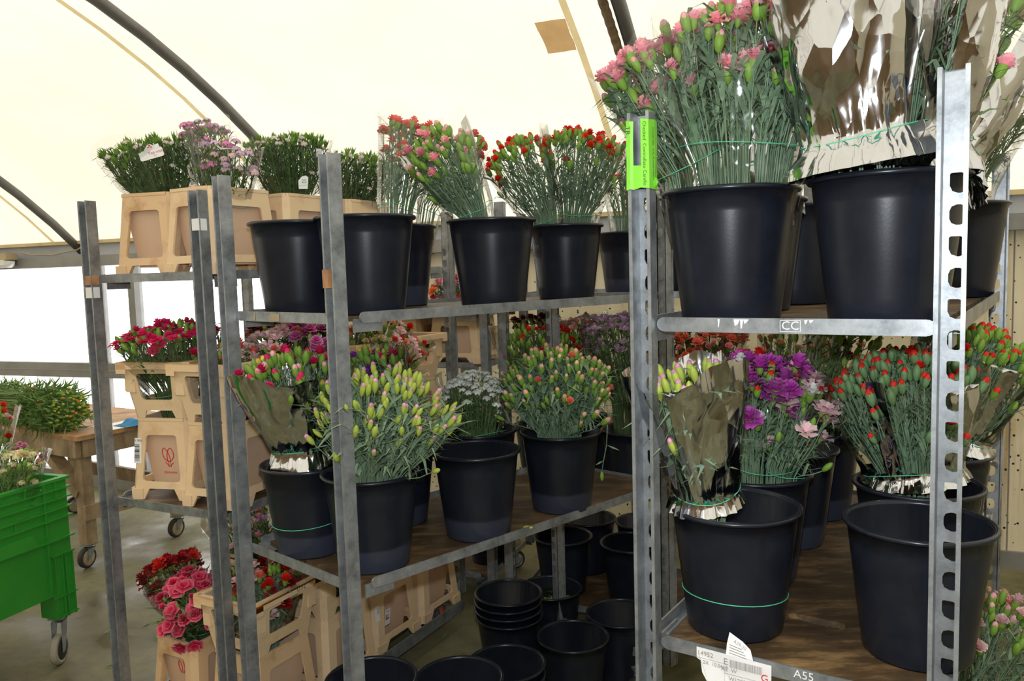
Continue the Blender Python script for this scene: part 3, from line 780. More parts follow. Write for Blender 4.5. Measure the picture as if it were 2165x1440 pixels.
# water and leaves
b = MB(); b.lathe([(0.0, .205), (.1155, .205)], 32); b.obj('water', WATER, bw_)
b = MB()
for k in range(40):
    a = rnd.uniform(0, 6.3); r = rnd.uniform(0, .095); c = Vector((r * cos(a), r * sin(a), .2065)); d = rnd.uniform(0, 6.3); e = Vector((cos(d), sin(d), 0)) * rnd.uniform(.008, .02); f = Vector((-e.y, e.x, 0)) * .22
    b.add([c - e, c + f + Vector((0, 0, .002)), c + e, c - f], [(0, 1, 2, 3)])
lv = b.obj('floating_leaves', STEMB, bw_); lv['kind'] = 'stuff'

# ------------------------------------------------------------------ crates
CX, CY = 0.235, 0.300      # foot size
TX, TY, CH = 0.196, 0.252, 0.272
def face_plate(b, wb_, wt, ht, y0, y1, holes, notch, th, mi=0, ch=.018, rot=0.0, half=None):
    """trapezoid plate standing on local x, leaning from y0 (bottom offset) to y1 (top offset)"""
    o = [(-wb_ / 2 + ch, 0)]
    if notch:
        nb, nt_, nh = notch; o += [(-nb / 2, 0), (-nt_ / 2, nh), (nt_ / 2, nh), (nb / 2, 0)]
    o += [(wb_ / 2 - ch, 0), (wt / 2 - ch, ht), (-wt / 2 + ch, ht)]
    slope = Vector((0, y1 - y0, ht)).normalized(); k = sqrt((y1 - y0) ** 2 + ht ** 2) / ht
    R = Matrix.Rotation(rot, 4, 'Z')
    X = R @ frame_mat((0, y0, 0), (-1, 0, 0), (0, slope.y * k, slope.z * k))
    sc = Matrix.Diagonal((1, k, 1, 1))
    b.plate([(-x, y) for x, y in o], [[(-x, y) for x, y in h_] for h_ in holes], th, X @ sc, mi)
def corner_strips(b, bx, by, tx, ty, z0, z1, ch, mi=0, th=.007):
    for sx in (-1, 1):
        for sy in (-1, 1):
            P = [(sx * (bx / 2 - ch), sy * by / 2, z0), (sx * bx / 2, sy * (by / 2 - ch), z0), (sx * tx / 2, sy * (ty / 2 - ch), z1), (sx * (tx / 2 - ch), sy * ty / 2, z1)]
            d = Vector((-sx, -sy, 0)).normalized() * th
            Q = [Vector(p) + d for p in P]
            f = [(0, 1, 2, 3), (7, 6, 5, 4), (0, 4, 5, 1), (2, 6, 7, 3), (1, 5, 6, 2), (3, 7, 4, 0)]
            if sx * sy > 0: f = [q[::-1] for q in f]
            b.add([Vector(p) for p in P] + Q, f, mi)
def crate_meshes():
    b = MB()
    for wb_, wt, dep0, dep1, rots in ((CX, TX, CY / 2, TY / 2, (0, pi)), (CY, TY, CX / 2, TX / 2, (pi / 2, -pi / 2))):
        ww = wt * .64
        hole = rrect(-ww / 2 - .008, .060, ww / 2 + .008, .215, .012, 3, top=(-ww / 2 + .006, ww / 2 - .006))
        for r in rots: face_plate(b, wb_, wt, CH, dep0, dep1, [hole], (wb_ * .56, wb_ * .40, .036), .007, rot=r)
    corner_strips(b, CX, CY, TX, TY, 0, CH, .018)
    # skirt step along the feet and a folded top edge
    for sx in (-1, 1):
        for sy in (-1, 1):
            for (x0, x1, ax) in ((CX * .29, CX / 2 - .012, 0), (CY * .29, CY / 2 - .012, 1)):
                if ax == 0: b.box((sx * (x0 + x1) / 2, sy * (CY / 2 - .001), .018), (x1 - x0, .008, .036))
                else: b.box((sx * (CX / 2 - .001), sy * (x0 + x1) / 2, .018), (.008, x1 - x0, .036))
    for sy in (-1, 1): b.box((0, sy * (TY / 2 - .002), CH - .005), (TX - .03, .010, .010))
    for sx in (-1, 1): b.box((sx * (TX / 2 - .002), 0, CH - .005), (.010, TY - .03, .010))
    fr = b.mesh('frame', [CRATE])
    b = MB(); bx, by = .128, .178
    o = [(TX / 2 - .007, TY / 2 - .007, CH - .002), (bx / 2, by / 2, .03)]
    V = []
    for (x, y, z) in o + [(bx / 2 - .004, by / 2 - .004, .034), (TX / 2 - .011, TY / 2 - .011, CH - .002)]:
        V += [(-x, -y, z), (x, -y, z), (x, y, z), (-x, y, z)]
    F = [(4, 7, 6, 5)] + [(8, 9, 10, 11)]
    for a, c in ((0, 4), (8, 12), (12, 0)):
        for k in range(4): F.append((a + (k + 1) % 4, a + k, c + k, c + (k + 1) % 4))
    b.add(V, F, 0); tb = b.mesh('tub', [TUB])
    return fr, tb
CR_F, CR_T = crate_meshes()
CR_FD = CR_F.copy(); CR_FD.materials.clear(); CR_FD.materials.append(CRATED)
KH = .190
def collar_meshes():
    b = MB(); bx, by, tx, ty = TX + .004, TY + .004, TX + .060, TY + .066
    for wb_, wt, d0, d1, rots in ((bx, tx, by / 2, ty / 2, (0, pi)), (by, ty, bx / 2, tx / 2, (pi / 2, -pi / 2))):
        ww = wb_ * .58
        hole = rrect(-ww / 2, .062, ww / 2, .152, .012, 3, top=(-ww / 2 - .006, ww / 2 + .006))
        for r in rots: face_plate(b, wb_, wt, KH - .006, d0, d1, [hole], (ww, ww - .02, .026), .006, rot=r)
    corner_strips(b, bx, by, tx, ty, 0, KH - .006, .018)
    # stacking step on each corner
    for sx in (-1, 1):
        for sy in (-1, 1):
            b.box((sx * (bx / 2 + .012), sy * (by / 2 - .012), .112), (.020, .034, .044)); b.box((sx * (bx / 2 - .012), sy * (by / 2 + .012), .112), (.034, .020, .044))
    body = b.mesh('body', [CRATE])
    b = MB(); x, y, t, hh = tx / 2 + .010, ty / 2 + .010, .012, .036
    for sy in (-1, 1):
        b.box((0, sy * (y - t / 2), KH - hh * .3), (2 * x - .03, t, hh * .6))
        b.box((0, sy * (y - .014), KH - .003), (2 * x - .03, .028, .006))
    for sx in (-1, 1):
        b.box((sx * (x - t / 2), 0, KH - hh * .3), (t, 2 * y - .03, hh * .6)); b.box((sx * (x - .014), 0, KH - .003), (.028, 2 * y - .03, .006))
    for sx in (-1, 1):
        for sy in (-1, 1):
            P = [(x - .015, y), (x - .05, y), (x - .042, y - t), (x - .018, y - t), (x - t, y - .018), (x - t, y - .042), (x, y - .05), (x, y - .015)]
            V = [(sx * a, sy * c, z) for z in (KH - hh, KH) for a, c in P]; n = len(P)
            F = [tuple(range(n)), tuple(range(n, 2 * n))[::-1]] + [(i, n + i, n + (i + 1) % n, (i + 1) % n) for i in range(n)]
            if sx * sy < 0: F = [f[::-1] for f in F]
            b.add(V, F)
    rim = b.mesh('rim', [CRATE]); return body, rim
KB, KR = collar_meshes()
RZ3 = atan2(T3.l.y, T3.l.x) - pi / 2
def crate(pos, label, rz=RZ3, dirty=False, group='cream flower crates'):
    t = thing('flower_crate', label, 'crate', pos, rz, group)
    link('frame', CR_FD if dirty else CR_F, t); link('tub', CR_T, t); return t
def collar(pos, label, rz=RZ3, group='cream crate collars'):
    t = thing('crate_collar', label, 'crate collar', pos, rz, group); link('body', KB, t); link('rim', KR, t); return t
def cp(s, l, z): return T3.P(l, s, z)
CB = {}
def place(key, s, l, z, lab, lab2=None, dirty=False, turn=0.0):
    q = cp(s, l, z); r_ = RZ3 + turn + rnd.uniform(-.02, .02); CB[key] = (q, crate(q, lab, dirty=dirty, rz=r_), collar(q + Vector((0, 0, CH + .0005)), lab2, r_) if lab2 else None)
place('c1', .378, .20, ZS3a + .001, 'dirty cream crate of green-white flowers at left end of top shelf', dirty=True, turn=.26)
place('c2', .125, .185, ZS3a + .001, 'clean cream crate with purple flowers behind the two near posts, top shelf')
place('c3', .125, .505, ZS3a + .001, 'cream crate on top shelf behind the leftmost black bucket')
place('c4', .125, .825, ZS3a + .001, 'cream crate on top shelf farthest back, behind the near corner post')
place('m1', .372, .195, ZS3b + .001, 'cream crate with a red tulip logo, middle shelf', 'cream collar filled with crimson carnations above the logo crate', turn=.28)
place('m2', .115, .185, ZS3b + .001, 'cream crate behind the two near posts, middle shelf', 'cream collar of coral flowers behind the two near posts', turn=.12)
place('m3', .125, .505, ZS3b + .001, 'cream crate hidden behind the foil bunch, middle shelf', 'cream collar of mixed flowers behind the foil bunch')
place('m4', .125, .825, ZS3b + .001, 'cream crate behind the loose yellow-green buds, middle shelf', 'cream collar seen just left of the white flower bunch')
place('m5', .125, 1.125, ZS3b + .001, 'cream crate at the far end of the middle shelf', 'cream collar at the far right end of the middle shelf')
place('b1', .055, .185, ZS3c + .001, 'bottom crate under the handwritten collar', 'cream collar with black handwriting, red and pink flowers inside', dirty=True)
place('bL1', .33, .185, ZS3c + .001, 'stained cream crate of hot pink carnations at bottom left', dirty=True)
place('b2', .055, .505, ZS3c + .001, 'bottom crate under the purple-flower collar', 'cream collar of purple and orange flowers beneath the shelf corner')
place('b3', .085, .825, ZS3c + .001, 'bottom crate bearing a small picture label, below the middle trolley')
place('b4', .085, 1.135, ZS3c + .001, 'bottom crate farthest back on the crate trolley')
place('bL2', .33, .505, ZS3c + .001, 'bottom crate under the pale pink bunch', 'cream collar round the pale pink bunch at the bottom')
RZ6 = atan2(T6.l.y, T6.l.x) - pi / 2
t6c = [crate(T6.P(l, .15, 1.171), lab, RZ6, group='crates by the wall') for l, lab in ((.16, 'cream crate on the wall trolley seen right of the slotted far post'), (.48, 'cream crate on the wall trolley, second from its right end'))]
for t in t6c: t.scale = (1, 1, .84)
# logo, sticker, handwriting, pictures
m1 = CB['m1'][1]
def on_tub_front(z, x=0.0, off=.0):   # front (-y) face of the tub
    f = (z - .03) / (CH - .032); y = -(.089 + (TY / 2 - .007 - .089) * f) - off
    return frame_mat((x, y, z), (1, 0, 0), (0, -(TY / 2 - .096) / (CH - .032), 1))
def on_frame_side(z, x, off=.0006):
    y = -(CY / 2 + (TY - CY) / 2 * z / CH) - off
    return frame_mat((x, y, z), (1, 0, 0), (0, (CY - TY) / 2 / CH, 1))
b = MB(); X = on_tub_front(.140, .002, .0008)
def stroke(pts, r=.0014): b.tube([X @ Vector((px, py, 0)) for px, py in pts], r, 5)
def bez(p0, p1, p2, p3, n=12): return [tuple(((1 - t) ** 3) * p0[k] + 3 * (1 - t) ** 2 * t * p1[k] + 3 * (1 - t) * t * t * p2[k] + t ** 3 * p3[k] for k in (0, 1)) for t in [i / n for i in range(n + 1)]]
stroke(bez((0, -.022), (-.025, -.016), (-.024, .02), (-.014, .027))); stroke(bez((-.014, .027), (-.004, .022), (.006, .005), (.006, -.022)))
stroke(bez((0, -.022), (.026, -.014), (.024, .016), (.011, .026))); stroke(bez((.011, .026), (0, .024), (-.008, .005), (-.004, -.022)))
stroke([(-.004, -.022), (-.001, -.041)], .0008); stroke([(.005, -.022), (.004, -.041)], .0008)
stroke(bez((-.001, -.041), (-.004, -.034), (-.009, -.029), (-.014, -.025))); stroke(bez((.004, -.041), (.006, -.034), (.010, -.030), (.016, -.026)))
b.text('dalsweer', .014, X @ Matrix.Translation((.001, -.060, 0)), 0)
b.obj('tulip_logo', INKR, m1)['label'] = 'red outlined tulip logo with a small red word below'
b = MB(); X = on_frame_side(.165, -.087)
b.add([X @ Vector(q) for q in ((-.016, -.045, .0005), (.013, -.045, .0005), (.013, .040, .0005), (-.012, .040, .0005))], [(0, 1, 2, 3)], 0)
b.text('-1 900', .011, X @ Matrix.Translation((.0, .031, .0006)), 1)
y = .018
for k in range(16):
    hh = rnd.choice((.0008, .0015, .0030)); 
    b.add([X @ Vector(q) for q in ((-.013, y, .001), (.006, y, .001), (.006, y - hh, .001), (-.013, y - hh, .001))], [(0, 3, 2, 1)], 1); y -= hh + rnd.choice((.001, .0022))
b.obj('barcode_sticker', [PAPER, INK], m1)['label'] = 'white barcode sticker on the crate edge'
k1 = CB['b1'][2]
b = MB(); X = frame_mat(((TX + .060) / 2 + .0107, .05, KH - .010), (0, 1, 0), (0, 0, 1)); b.text('U.F2', .022, X, 0)
b.obj('handwriting', INK, k1)['label'] = 'black hand-written letters on the rim'
b3 = CB['b3'][1]
b = MB(); X = frame_mat((.0855, -.035, .115), (0, 1, 0), ((TX / 2 - .007 - .064) / (CH - .032), 0, 1))
b.add([X @ Vector(q) for q in ((-.02, -.035, .003), (.012, -.035, .003), (.012, .034, .003), (-.02, .034, .003))], [(0, 1, 2, 3)], 0)
for k in range(14):
    cx, cy, r = rnd.uniform(-.015, .007), rnd.uniform(-.012, .010), rnd.uniform(.002, .0045)
    b.add([X @ Vector((cx + r * cos(a), cy + r * sin(a), .0036)) for a in [k2 * pi / 3 for k2 in range(6)]], [tuple(range(6))], rnd.choice((1, 1, 2)))
b.text('Flora', .009, X @ Matrix.Translation((-.004, .024, .0036)), 3)
b.add([X @ Vector(q) for q in ((-.02, -.039, .003), (.012, -.039, .003), (.012, -.036, .003), (-.02, -.036, .003))], [(0, 1, 2, 3)], 3)
b.obj('picture_label', [PAPER, INKR, INKG, INK], b3)['label'] = 'small white label with a red flower picture'
b = MB(); X = frame_mat((.1085, -.128, .165), (0, 1, 0), (-(CX - TX) / 2 / CH, 0, 1))
b.add([X @ Vector(q) for q in ((-.012, -.03, .003), (.014, -.03, .003), (.012, .03, .003), (-.012, .03, .003))], [(0, 1, 2, 3)], 0)
b.text('W20', .013, X @ Matrix.Rotation(-pi / 2, 4, 'Z') @ Matrix.Translation((-.012, .004, .0036)), 1)
b.obj('paper_sticker', [PAPER, INK], b3)
bl1 = CB['bL1'][1]
b = MB(); X = on_tub_front(.165, .01, .0008)
stroke(bez((-.006, -.02), (-.022, .0), (-.014, .024), (-.008, .026))); stroke(bez((-.008, .026), (.0, .02), (.002, .0), (-.002, -.02))); stroke(bez((.004, -.02), (.020, .0), (.012, .024), (.008, .026)))
b.obj('tulip_logo', INKR, bl1)

# ------------------------------------------------------------------ flower heads
PC = {  # name: (body, edge)
 'pink': ((.93, .30, .38), (.96, .55, .61)), 'coral': ((.88, .12, .10), (.92, .28, .24)), 'red': ((.80, .015, .012), (.85, .05, .03)), 'hot': ((.72, .012, .11), (.80, .05, .20)),
 'hotw': ((.62, .006, .055), (.84, .20, .32)), 'darkred': ((.26, .004, .010), (.40, .01, .015)), 'magenta': ((.56, .045, .48), (.68, .16, .62)), 'magw': ((.68, .06, .38), (.86, .46, .70)),
 'white': ((.90, .92, .88), (.94, .94, .92)), 'palepink': ((.86, .56, .58), (.90, .70, .72)), 'lilac': ((.70, .42, .68), (.80, .58, .78)), 'salmon': ((.90, .19, .11), (.92, .32, .22)),
 'peach': ((.92, .32, .22), (.95, .72, .52)), 'cream': ((.84, .74, .42), (.88, .80, .52)), 'yellow': ((.82, .58, .05), (.84, .66, .15)), 'purple': ((.22, .03, .36), (.36, .10, .50)),
 'burg': ((.10, .006, .014), (.17, .012, .03)), 'whitepink': ((.80, .62, .62), (.84, .76, .74)), 'orange': ((.88, .20, .03), (.90, .30, .08)), 'lime': ((.45, .62, .30), (.55, .7, .4)),
 'greentip': ((.22, .36, .07), (.30, .44, .10)), 'budmag': ((.80, .22, .48), (.92, .70, .78)), 'tipred': ((.80, .02, .015), (.84, .05, .03)), 'tippink': ((.92, .32, .40), (.94, .60, .62)),
}
PM = {}
def pmat(c):
    if c not in PM: PM[c] = petal_mat(c, *PC[c])
    return PM[c]
HEAD = {}
def finish(b, cols, cal):
    me = b['mb'].mesh(b['n'], cols); at = me.attributes.new('edge', 'FLOAT', 'POINT')
    e = b['e'] + [0.0] * (len(b['mb'].v) - len(b['e'])); at.data.foreach_set('value', e[:len(b['mb'].v)]); return me
def cup(mb, r0, r1, h, z0=0.0, n=7, mi=1):
    mb.lathe([(0.0005, z0), (r0, z0 + h * .15), (r1 * .95, z0 + h * .6), (r1, z0 + h)], n, mi)
def petals(mb, E, n, r, z, rise, wid, ruff, R, inner=.15, rows=3):
    for k in range(n):
        a = 2 * pi * k / n + R.uniform(-.15, .15); d = Vector((cos(a), sin(a), 0)); t = Vector((-d.y, d.x, 0)); V = []; base = len(mb.v)
        while len(E) < base: E.append(0.0)
        nc = 5
        for i in range(rows + 1):
            f = i / rows; rr = r * (inner + (1 - inner) * f); ww = wid * (.35 + .65 * f)
            for j in range(nc):
                g = (j - (nc - 1) / 2) / ((nc - 1) / 2)
                edge = f ** 4
                zz = z + rise * (f if rise < 0 else sin(f * pi * .5)) + ruff * edge * (R.uniform(-1, 1) * .5 + .5 * sin(j * 3.1 + k)) - .15 * wid * abs(g) * f
                V.append(d * (rr * (1 - .10 * g * g * f) + ruff * .4 * edge * R.uniform(-1, 1)) + t * (g * ww) + Vector((0, 0, zz))); E.append(edge)
        F = [(i * nc + j, i * nc + j + 1, (i + 1) * nc + j + 1, (i + 1) * nc + j) for i in range(rows) for j in range(nc - 1)]
        mb.add(V, F, 0, True)
def head(kind, col, cal=None):
    """heads stand on the origin, axis +z; unit size = 1 cm scale already in metres"""
    cal = cal or CALYX
    key = (kind, col, cal.name)
    if key in HEAD: return HEAD[key]
    out = []
    for v in range(3):
        R = random.Random(hash(kind) % 7 + v * 13 + len(col)); R = random.Random(v * 31 + len(kind) * 7 + len(col)); mb = MB(); E = []; nm = 'bloom'
        if kind == 'bloom':        # full ruffled carnation
            cup(mb, .003, .0055, .014)
            petals(mb, E, 7, .019, .012, .003, .0085, .0035, R); petals(mb, E, 6, .014, .014, .009, .007, .0035, R); petals(mb, E, 5, .009, .015, .013, .0055, .003, R); petals(mb, E, 4, .005, .016, .015, .004, .003, R)
        elif kind == 'half':       # half open bloom: green cup with a ruffled tuft
            cup(mb, .0042, .0068, .016)
            petals(mb, E, 7, .0115, .012, .010, .0055, .003, R); petals(mb, E, 6, .008, .013, .014, .005, .003, R); petals(mb, E, 4, .004, .014, .017, .004, .002, R)
        elif kind == 'tip':        # fat bud just showing colour
            nm = 'bud'; mb.lathe([(.0008, 0), (.0042, .003), (.0060, .009), (.0062, .015), (.0054, .0185)], 8, 1)
            mb.lathe([(.0054, .0180), (.0052, .0205), (.0038, .0240), (.0016, .0260), (.0002, .0264)], 8, 0)
            for k in range(5):
                a = 2 * pi * k / 5; d = Vector((cos(a), sin(a), 0)); t = Vector((-d.y, d.x, 0))
                mb.add([d * .0060 + t * .003 + Vector((0, 0, .016)), d * .0060 - t * .003 + Vector((0, 0, .016)), d * .0052 + Vector((0, 0, .0222))], [(0, 2, 1)], 1)
            E += [0.0] * len(mb.v)
            for i in range(len(mb.v)):
                if mb.v[i][2] > .0195: E[i] = R.uniform(.1, .9)
        elif kind == 'bud':        # closed green bud
            nm = 'bud'; mb.lathe([(.0008, 0), (.0036, .003), (.0054, .009), (.0056, .015), (.0042, .020), (.0018, .0235), (.0002, .0245)], 8, 1)
        elif kind == 'long':       # long slim bud with coloured tip
            nm = 'bud'; mb.lathe([(.0010, 0), (.0040, .004), (.0062, .012), (.0064, .021), (.0050, .027)], 8, 1)
            mb.lathe([(.0050, .0266), (.0050, .0290), (.0036, .0318), (.0010, .0334), (.0002, .0336)], 8, 0)
            E += [0.0] * len(mb.v)
            for i in range(len(mb.v)):
                if mb.v[i][2] > .028: E[i] = R.uniform(.0, .8)
        elif kind == 'longbud':
            nm = 'bud'; mb.lathe([(.0010, 0), (.0040, .004), (.0060, .012), (.0062, .020), (.0046, .027), (.0020, .031), (.0002, .0325)], 8, 1)
        elif kind == 'star':       # loose five-petalled flower
            cup(mb, .003, .0045, .012); petals(mb, E, 5, .021, .010, .010, .0095, .0030, R, .1); petals(mb, E, 3, .012, .012, .014, .007, .002, R, .1)
        elif kind == 'single':     # flat single bloom with pale rim
            cup(mb, .003, .005, .013); petals(mb, E, 5, .020, .013, .004, .0125, .0022, R, .06); petals(mb, E, 5, .011, .0145, .006, .0075, .002, R, .08)
        elif kind == 'cluster':    # flat umbel of small florets
            for k in range(17):
                a = k * 2.39996; th = math.acos(1 - (k + .5) / 17 * .95); nrm = Vector((sin(th) * cos(a), sin(th) * sin(a), cos(th))); u1, u2 = perp(nrm)
                c = Vector((nrm.x * .0125, nrm.y * .0125, .009 + nrm.z * .009)) * R.uniform(.94, 1.06); m0 = len(mb.v)
                while len(E) < m0: E.append(0.)
                P = [c + nrm * .0010]
                for q in range(10):
                    rr = .0050 if q % 2 == 0 else .0034; P.append(c + (u1 * cos(q * pi / 5) + u2 * sin(q * pi / 5)) * rr)
                mb.add(P, [(0, q + 1, (q + 1) % 10 + 1) for q in range(10)], 0); E += [.5] * 11
            mb.lathe([(.001, 0), (.002, .006), (.011, .0135)], 7, 1)
        elif kind == 'tuft':       # pointed green bracts
            nm = 'bud'
            for k in range(9):
                a = k * 2.4; d = Vector((cos(a), sin(a), 0)); t = Vector((-d.y, d.x, 0)); l = R.uniform(.014, .024); o = R.uniform(.1, .55)
                V = [Vector((0, 0, 0)), d * l * o * .5 + t * .003 + Vector((0, 0, l * .45)), d * l * o + Vector((0, 0, l)), d * l * o * .5 - t * .003 + Vector((0, 0, l * .45))]
                mb.add(V, [(0, 1, 2, 3)], 1)
        out.append(finish({'mb': mb, 'e': E, 'n': nm}, [pmat(col), cal], cal))
    HEAD[key] = out
    return out

PAL = {  # (kind, colour, weight, size)
 'pink': [('half', 'pink', 5, 1.05), ('tip', 'tippink', 3, 1.05), ('bloom', 'pink', 2.4, .95), ('bud', 'pink', 1.8, 1.0)],
 'coral': [('half', 'coral', 4, .9), ('bloom', 'coral', 3, .75), ('bud', 'coral', 1, .9)],
 'budpink': [('bud', 'pink', 6, 1.05), ('tip', 'tippink', 3, 1.05), ('half', 'pink', 1.6, 1.1)],
 'red': [('half', 'red', 3, .85), ('tip', 'tipred', 4, .95), ('bud', 'red', 3.2, .95), ('bloom', 'red', .9, .75)],
 'foilbuds': [('tip', 'hot', 2, 1.15), ('bud', 'hot', 3, 1.15), ('half', 'hot', 1.4, 1.0), ('tip', 'yellow', 1, 1.1), ('tip', 'tippink', 2, 1.1)],
 'multi': [('tip', 'yellow', 1.2, 1.2), ('half', 'purple', 1.2, 1.0), ('half', 'hot', 1.5, 1.05), ('bud', 'hot', 3, 1.1), ('tip', 'orange', .8, 1.1)],
 'loose': [('long', 'budmag', 4.6, .84), ('longbud', 'budmag', 6, .84)],
 'peach': [('long', 'peach', 4, .85), ('tip', 'peach', 6, 1.08), ('longbud', 'peach', 4, .75), ('half', 'salmon', 1.0, .8)],
 'white': [('cluster', 'white', 5, .95), ('bud', 'white', .3, .6)],
 'lilac': [('star', 'lilac', 5, .85), ('bud', 'lilac', 1, .8), ('half', 'palepink', .8, .9)],
 'palepeach': [('star', 'peach', 3, .8), ('half', 'palepink', 2, .9)],
 'redgreen': [('half', 'red', 2.0, .75), ('bud', 'red', 4.5, 1.05), ('bloom', 'red', .7, .6)],
 'burg': [('bloom', 'burg', 4, .75), ('half', 'burg', 2, .9)],
 'salmon': [('bloom', 'salmon', 5, .9), ('half', 'salmon', 3, .95), ('half', 'pink', 1.6, .95)],
 'peachR': [('half', 'peach', 4, .85), ('bud', 'peach', 2.5, 1.0), ('star', 'palepink', .8, .6)],
 'foilG': [('long', 'budmag', 4, .85), ('longbud', 'budmag', 5, .85)],
 'multiJ': [('bloom', 'magenta', 6, 1.22), ('half', 'white', 2.4, 1.15), ('bud', 'white', 1.8, 1.0), ('tip', 'tipred', 1.6, 1.0), ('half', 'palepink', 1, .9)],
 'starJ': [('star', 'palepink', 5, .92), ('bud', 'palepink', 1.5, .9), ('tip', 'tipred', .5, .9)],
 'redJ': [('half', 'hot', 2, 1.0), ('half', 'red', 1.5, 1.0), ('bud', 'red', 1, 1.0), ('bloom', 'magenta', .8, .8), ('star', 'palepink', .5, .7)],
 'rb': [('tip', 'tipred', 4.4, .95), ('bud', 'red', 5, 1.05), ('half', 'red', .5, .8)],
 'bronze': [('bud', 'burg', 4, 1.0), ('half', 'peach', 2, .8), ('bloom', 'burg', 1.0, .7)],
 'pinkbase': [('half', 'palepink', 3, 1.0), ('tip', 'tippink', 3, 1.1), ('bud', 'pink', 3, 1.1), ('bloom', 'pink', 1.2, .8)],
 'gw': [('tuft', 'greentip', 6, 1.25), ('cluster', 'whitepink', 3.0, .72)],
 'purp': [('cluster', 'magw', 3.6, 1.05), ('cluster', 'lilac', 2.4, .95), ('tuft', 'greentip', 1.6, .9)],
 'pink2': [('cluster', 'lilac', 2.4, .95), ('cluster', 'palepink', 3.4, 1.0), ('cluster', 'magw', 1.5, 1.0), ('tuft', 'greentip', 2.4, 1.0)],
 'hot': [('single', 'hot', 4, .85), ('half', 'hot', 2.4, .95), ('bud', 'hot', 3, 1.0)],
 'coralR': [('half', 'coral', 3, .95), ('star', 'palepink', 1.6, .9), ('bud', 'coral', 2, 1.05)],
 'dark': [('bloom', 'darkred', 5, .85), ('half', 'coral', 1.6, .8)],
 'mag2': [('bloom', 'magw', 5, .9), ('half', 'purple', 1, .8), ('bud', 'magw', 1.6, 1.0)],
 'star2': [('star', 'palepink', 5, .9), ('half', 'salmon', 1, .9), ('bud', 'palepink', 1.6, 1.0), ('tip', 'yellow', .6, 1.0)],
 'cor2': [('bloom', 'salmon', 4, .8), ('half', 'coral', 2, .9), ('bud', 'coral', 1, 1.0)],
 'star3': [('star', 'palepink', 4, .8), ('star', 'salmon', 1.4, .75), ('half', 'red', 1, .9), ('bud', 'palepink', 3, 1.0)],
 'cream3': [('half', 'cream', 4, 1.0), ('bud', 'cream', 2, 1.0)],
 'dr': [('bloom', 'darkred', 4, 1.0), ('bloom', 'red', 1.3, .9)],
 'hp': [('single', 'hotw', 5, 1.12), ('bloom', 'hotw', 2, 1.05), ('half', 'hotw', 1.2, .9), ('bud', 'hot', 1.6, .9)],
 'mixR': [('bloom', 'darkred', 2, .9), ('half', 'red', 2, 1.0), ('half', 'salmon', 1.5, 1.05), ('star', 'palepink', 2.2, .8), ('bud', 'red', 2.4, 1.05)],
 'purR': [('bloom', 'purple', 2.4, .8), ('half', 'orange', 1.5, .9), ('star', 'palepink', 1.6, .7), ('bloom', 'magenta', 1.0, .7), ('bud', 'red', 1.4, .9)],
 'palL': [('star', 'palepink', 4, .72), ('half', 'pink', 1.5, .8), ('bud', 'pink', 1.4, .9)],
 'pinkL': [('star', 'lilac', 4, .75), ('half', 'pink', 1.5, .8), ('bud', 'pink', 1.4, .9)],
 'orangepink': [('bloom', 'orange', 2, .9), ('bloom', 'hot', 3, .85), ('bloom', 'pink', 2, .85), ('cluster', 'white', .6, .9)],
 'bcream': [('cluster', 'cream', 4, 1.0), ('bud', 'cream', 3, 1.0), ('bloom', 'cream', .8, .8)],
 'bpur': [('half', 'magw', 3, .85), ('bud', 'magw', 3.4, .85), ('half', 'pink', 1.4, .9)],
 'bred': [('half', 'red', 2.4, 1.0), ('half', 'palepink', 1.6, .95), ('bud', 'red', 2.2, 1.0)],
 'lie': [('bud', 'peach', 6, .95), ('tip', 'orange', 1.6, .95), ('tip', 'yellow', 1, .9)],
 'lie2': [('bud', 'pink', 5, .95), ('half', 'palepink', 2, .9), ('tip', 'tipred', .8, .9)],
}
def frac_at(P0, P1, P2, f):
    return P0 * ((1 - f) ** 2) + P1 * (2 * f * (1 - f)) + P2 * f * f
def perp(a):
    e = a.cross(Vector((0, 1, 0)))
    if e.length < .3: e = a.cross(Vector((1, 0, 0)))
    e.normalize(); return e, a.cross(e).normalized()
NH = [0]
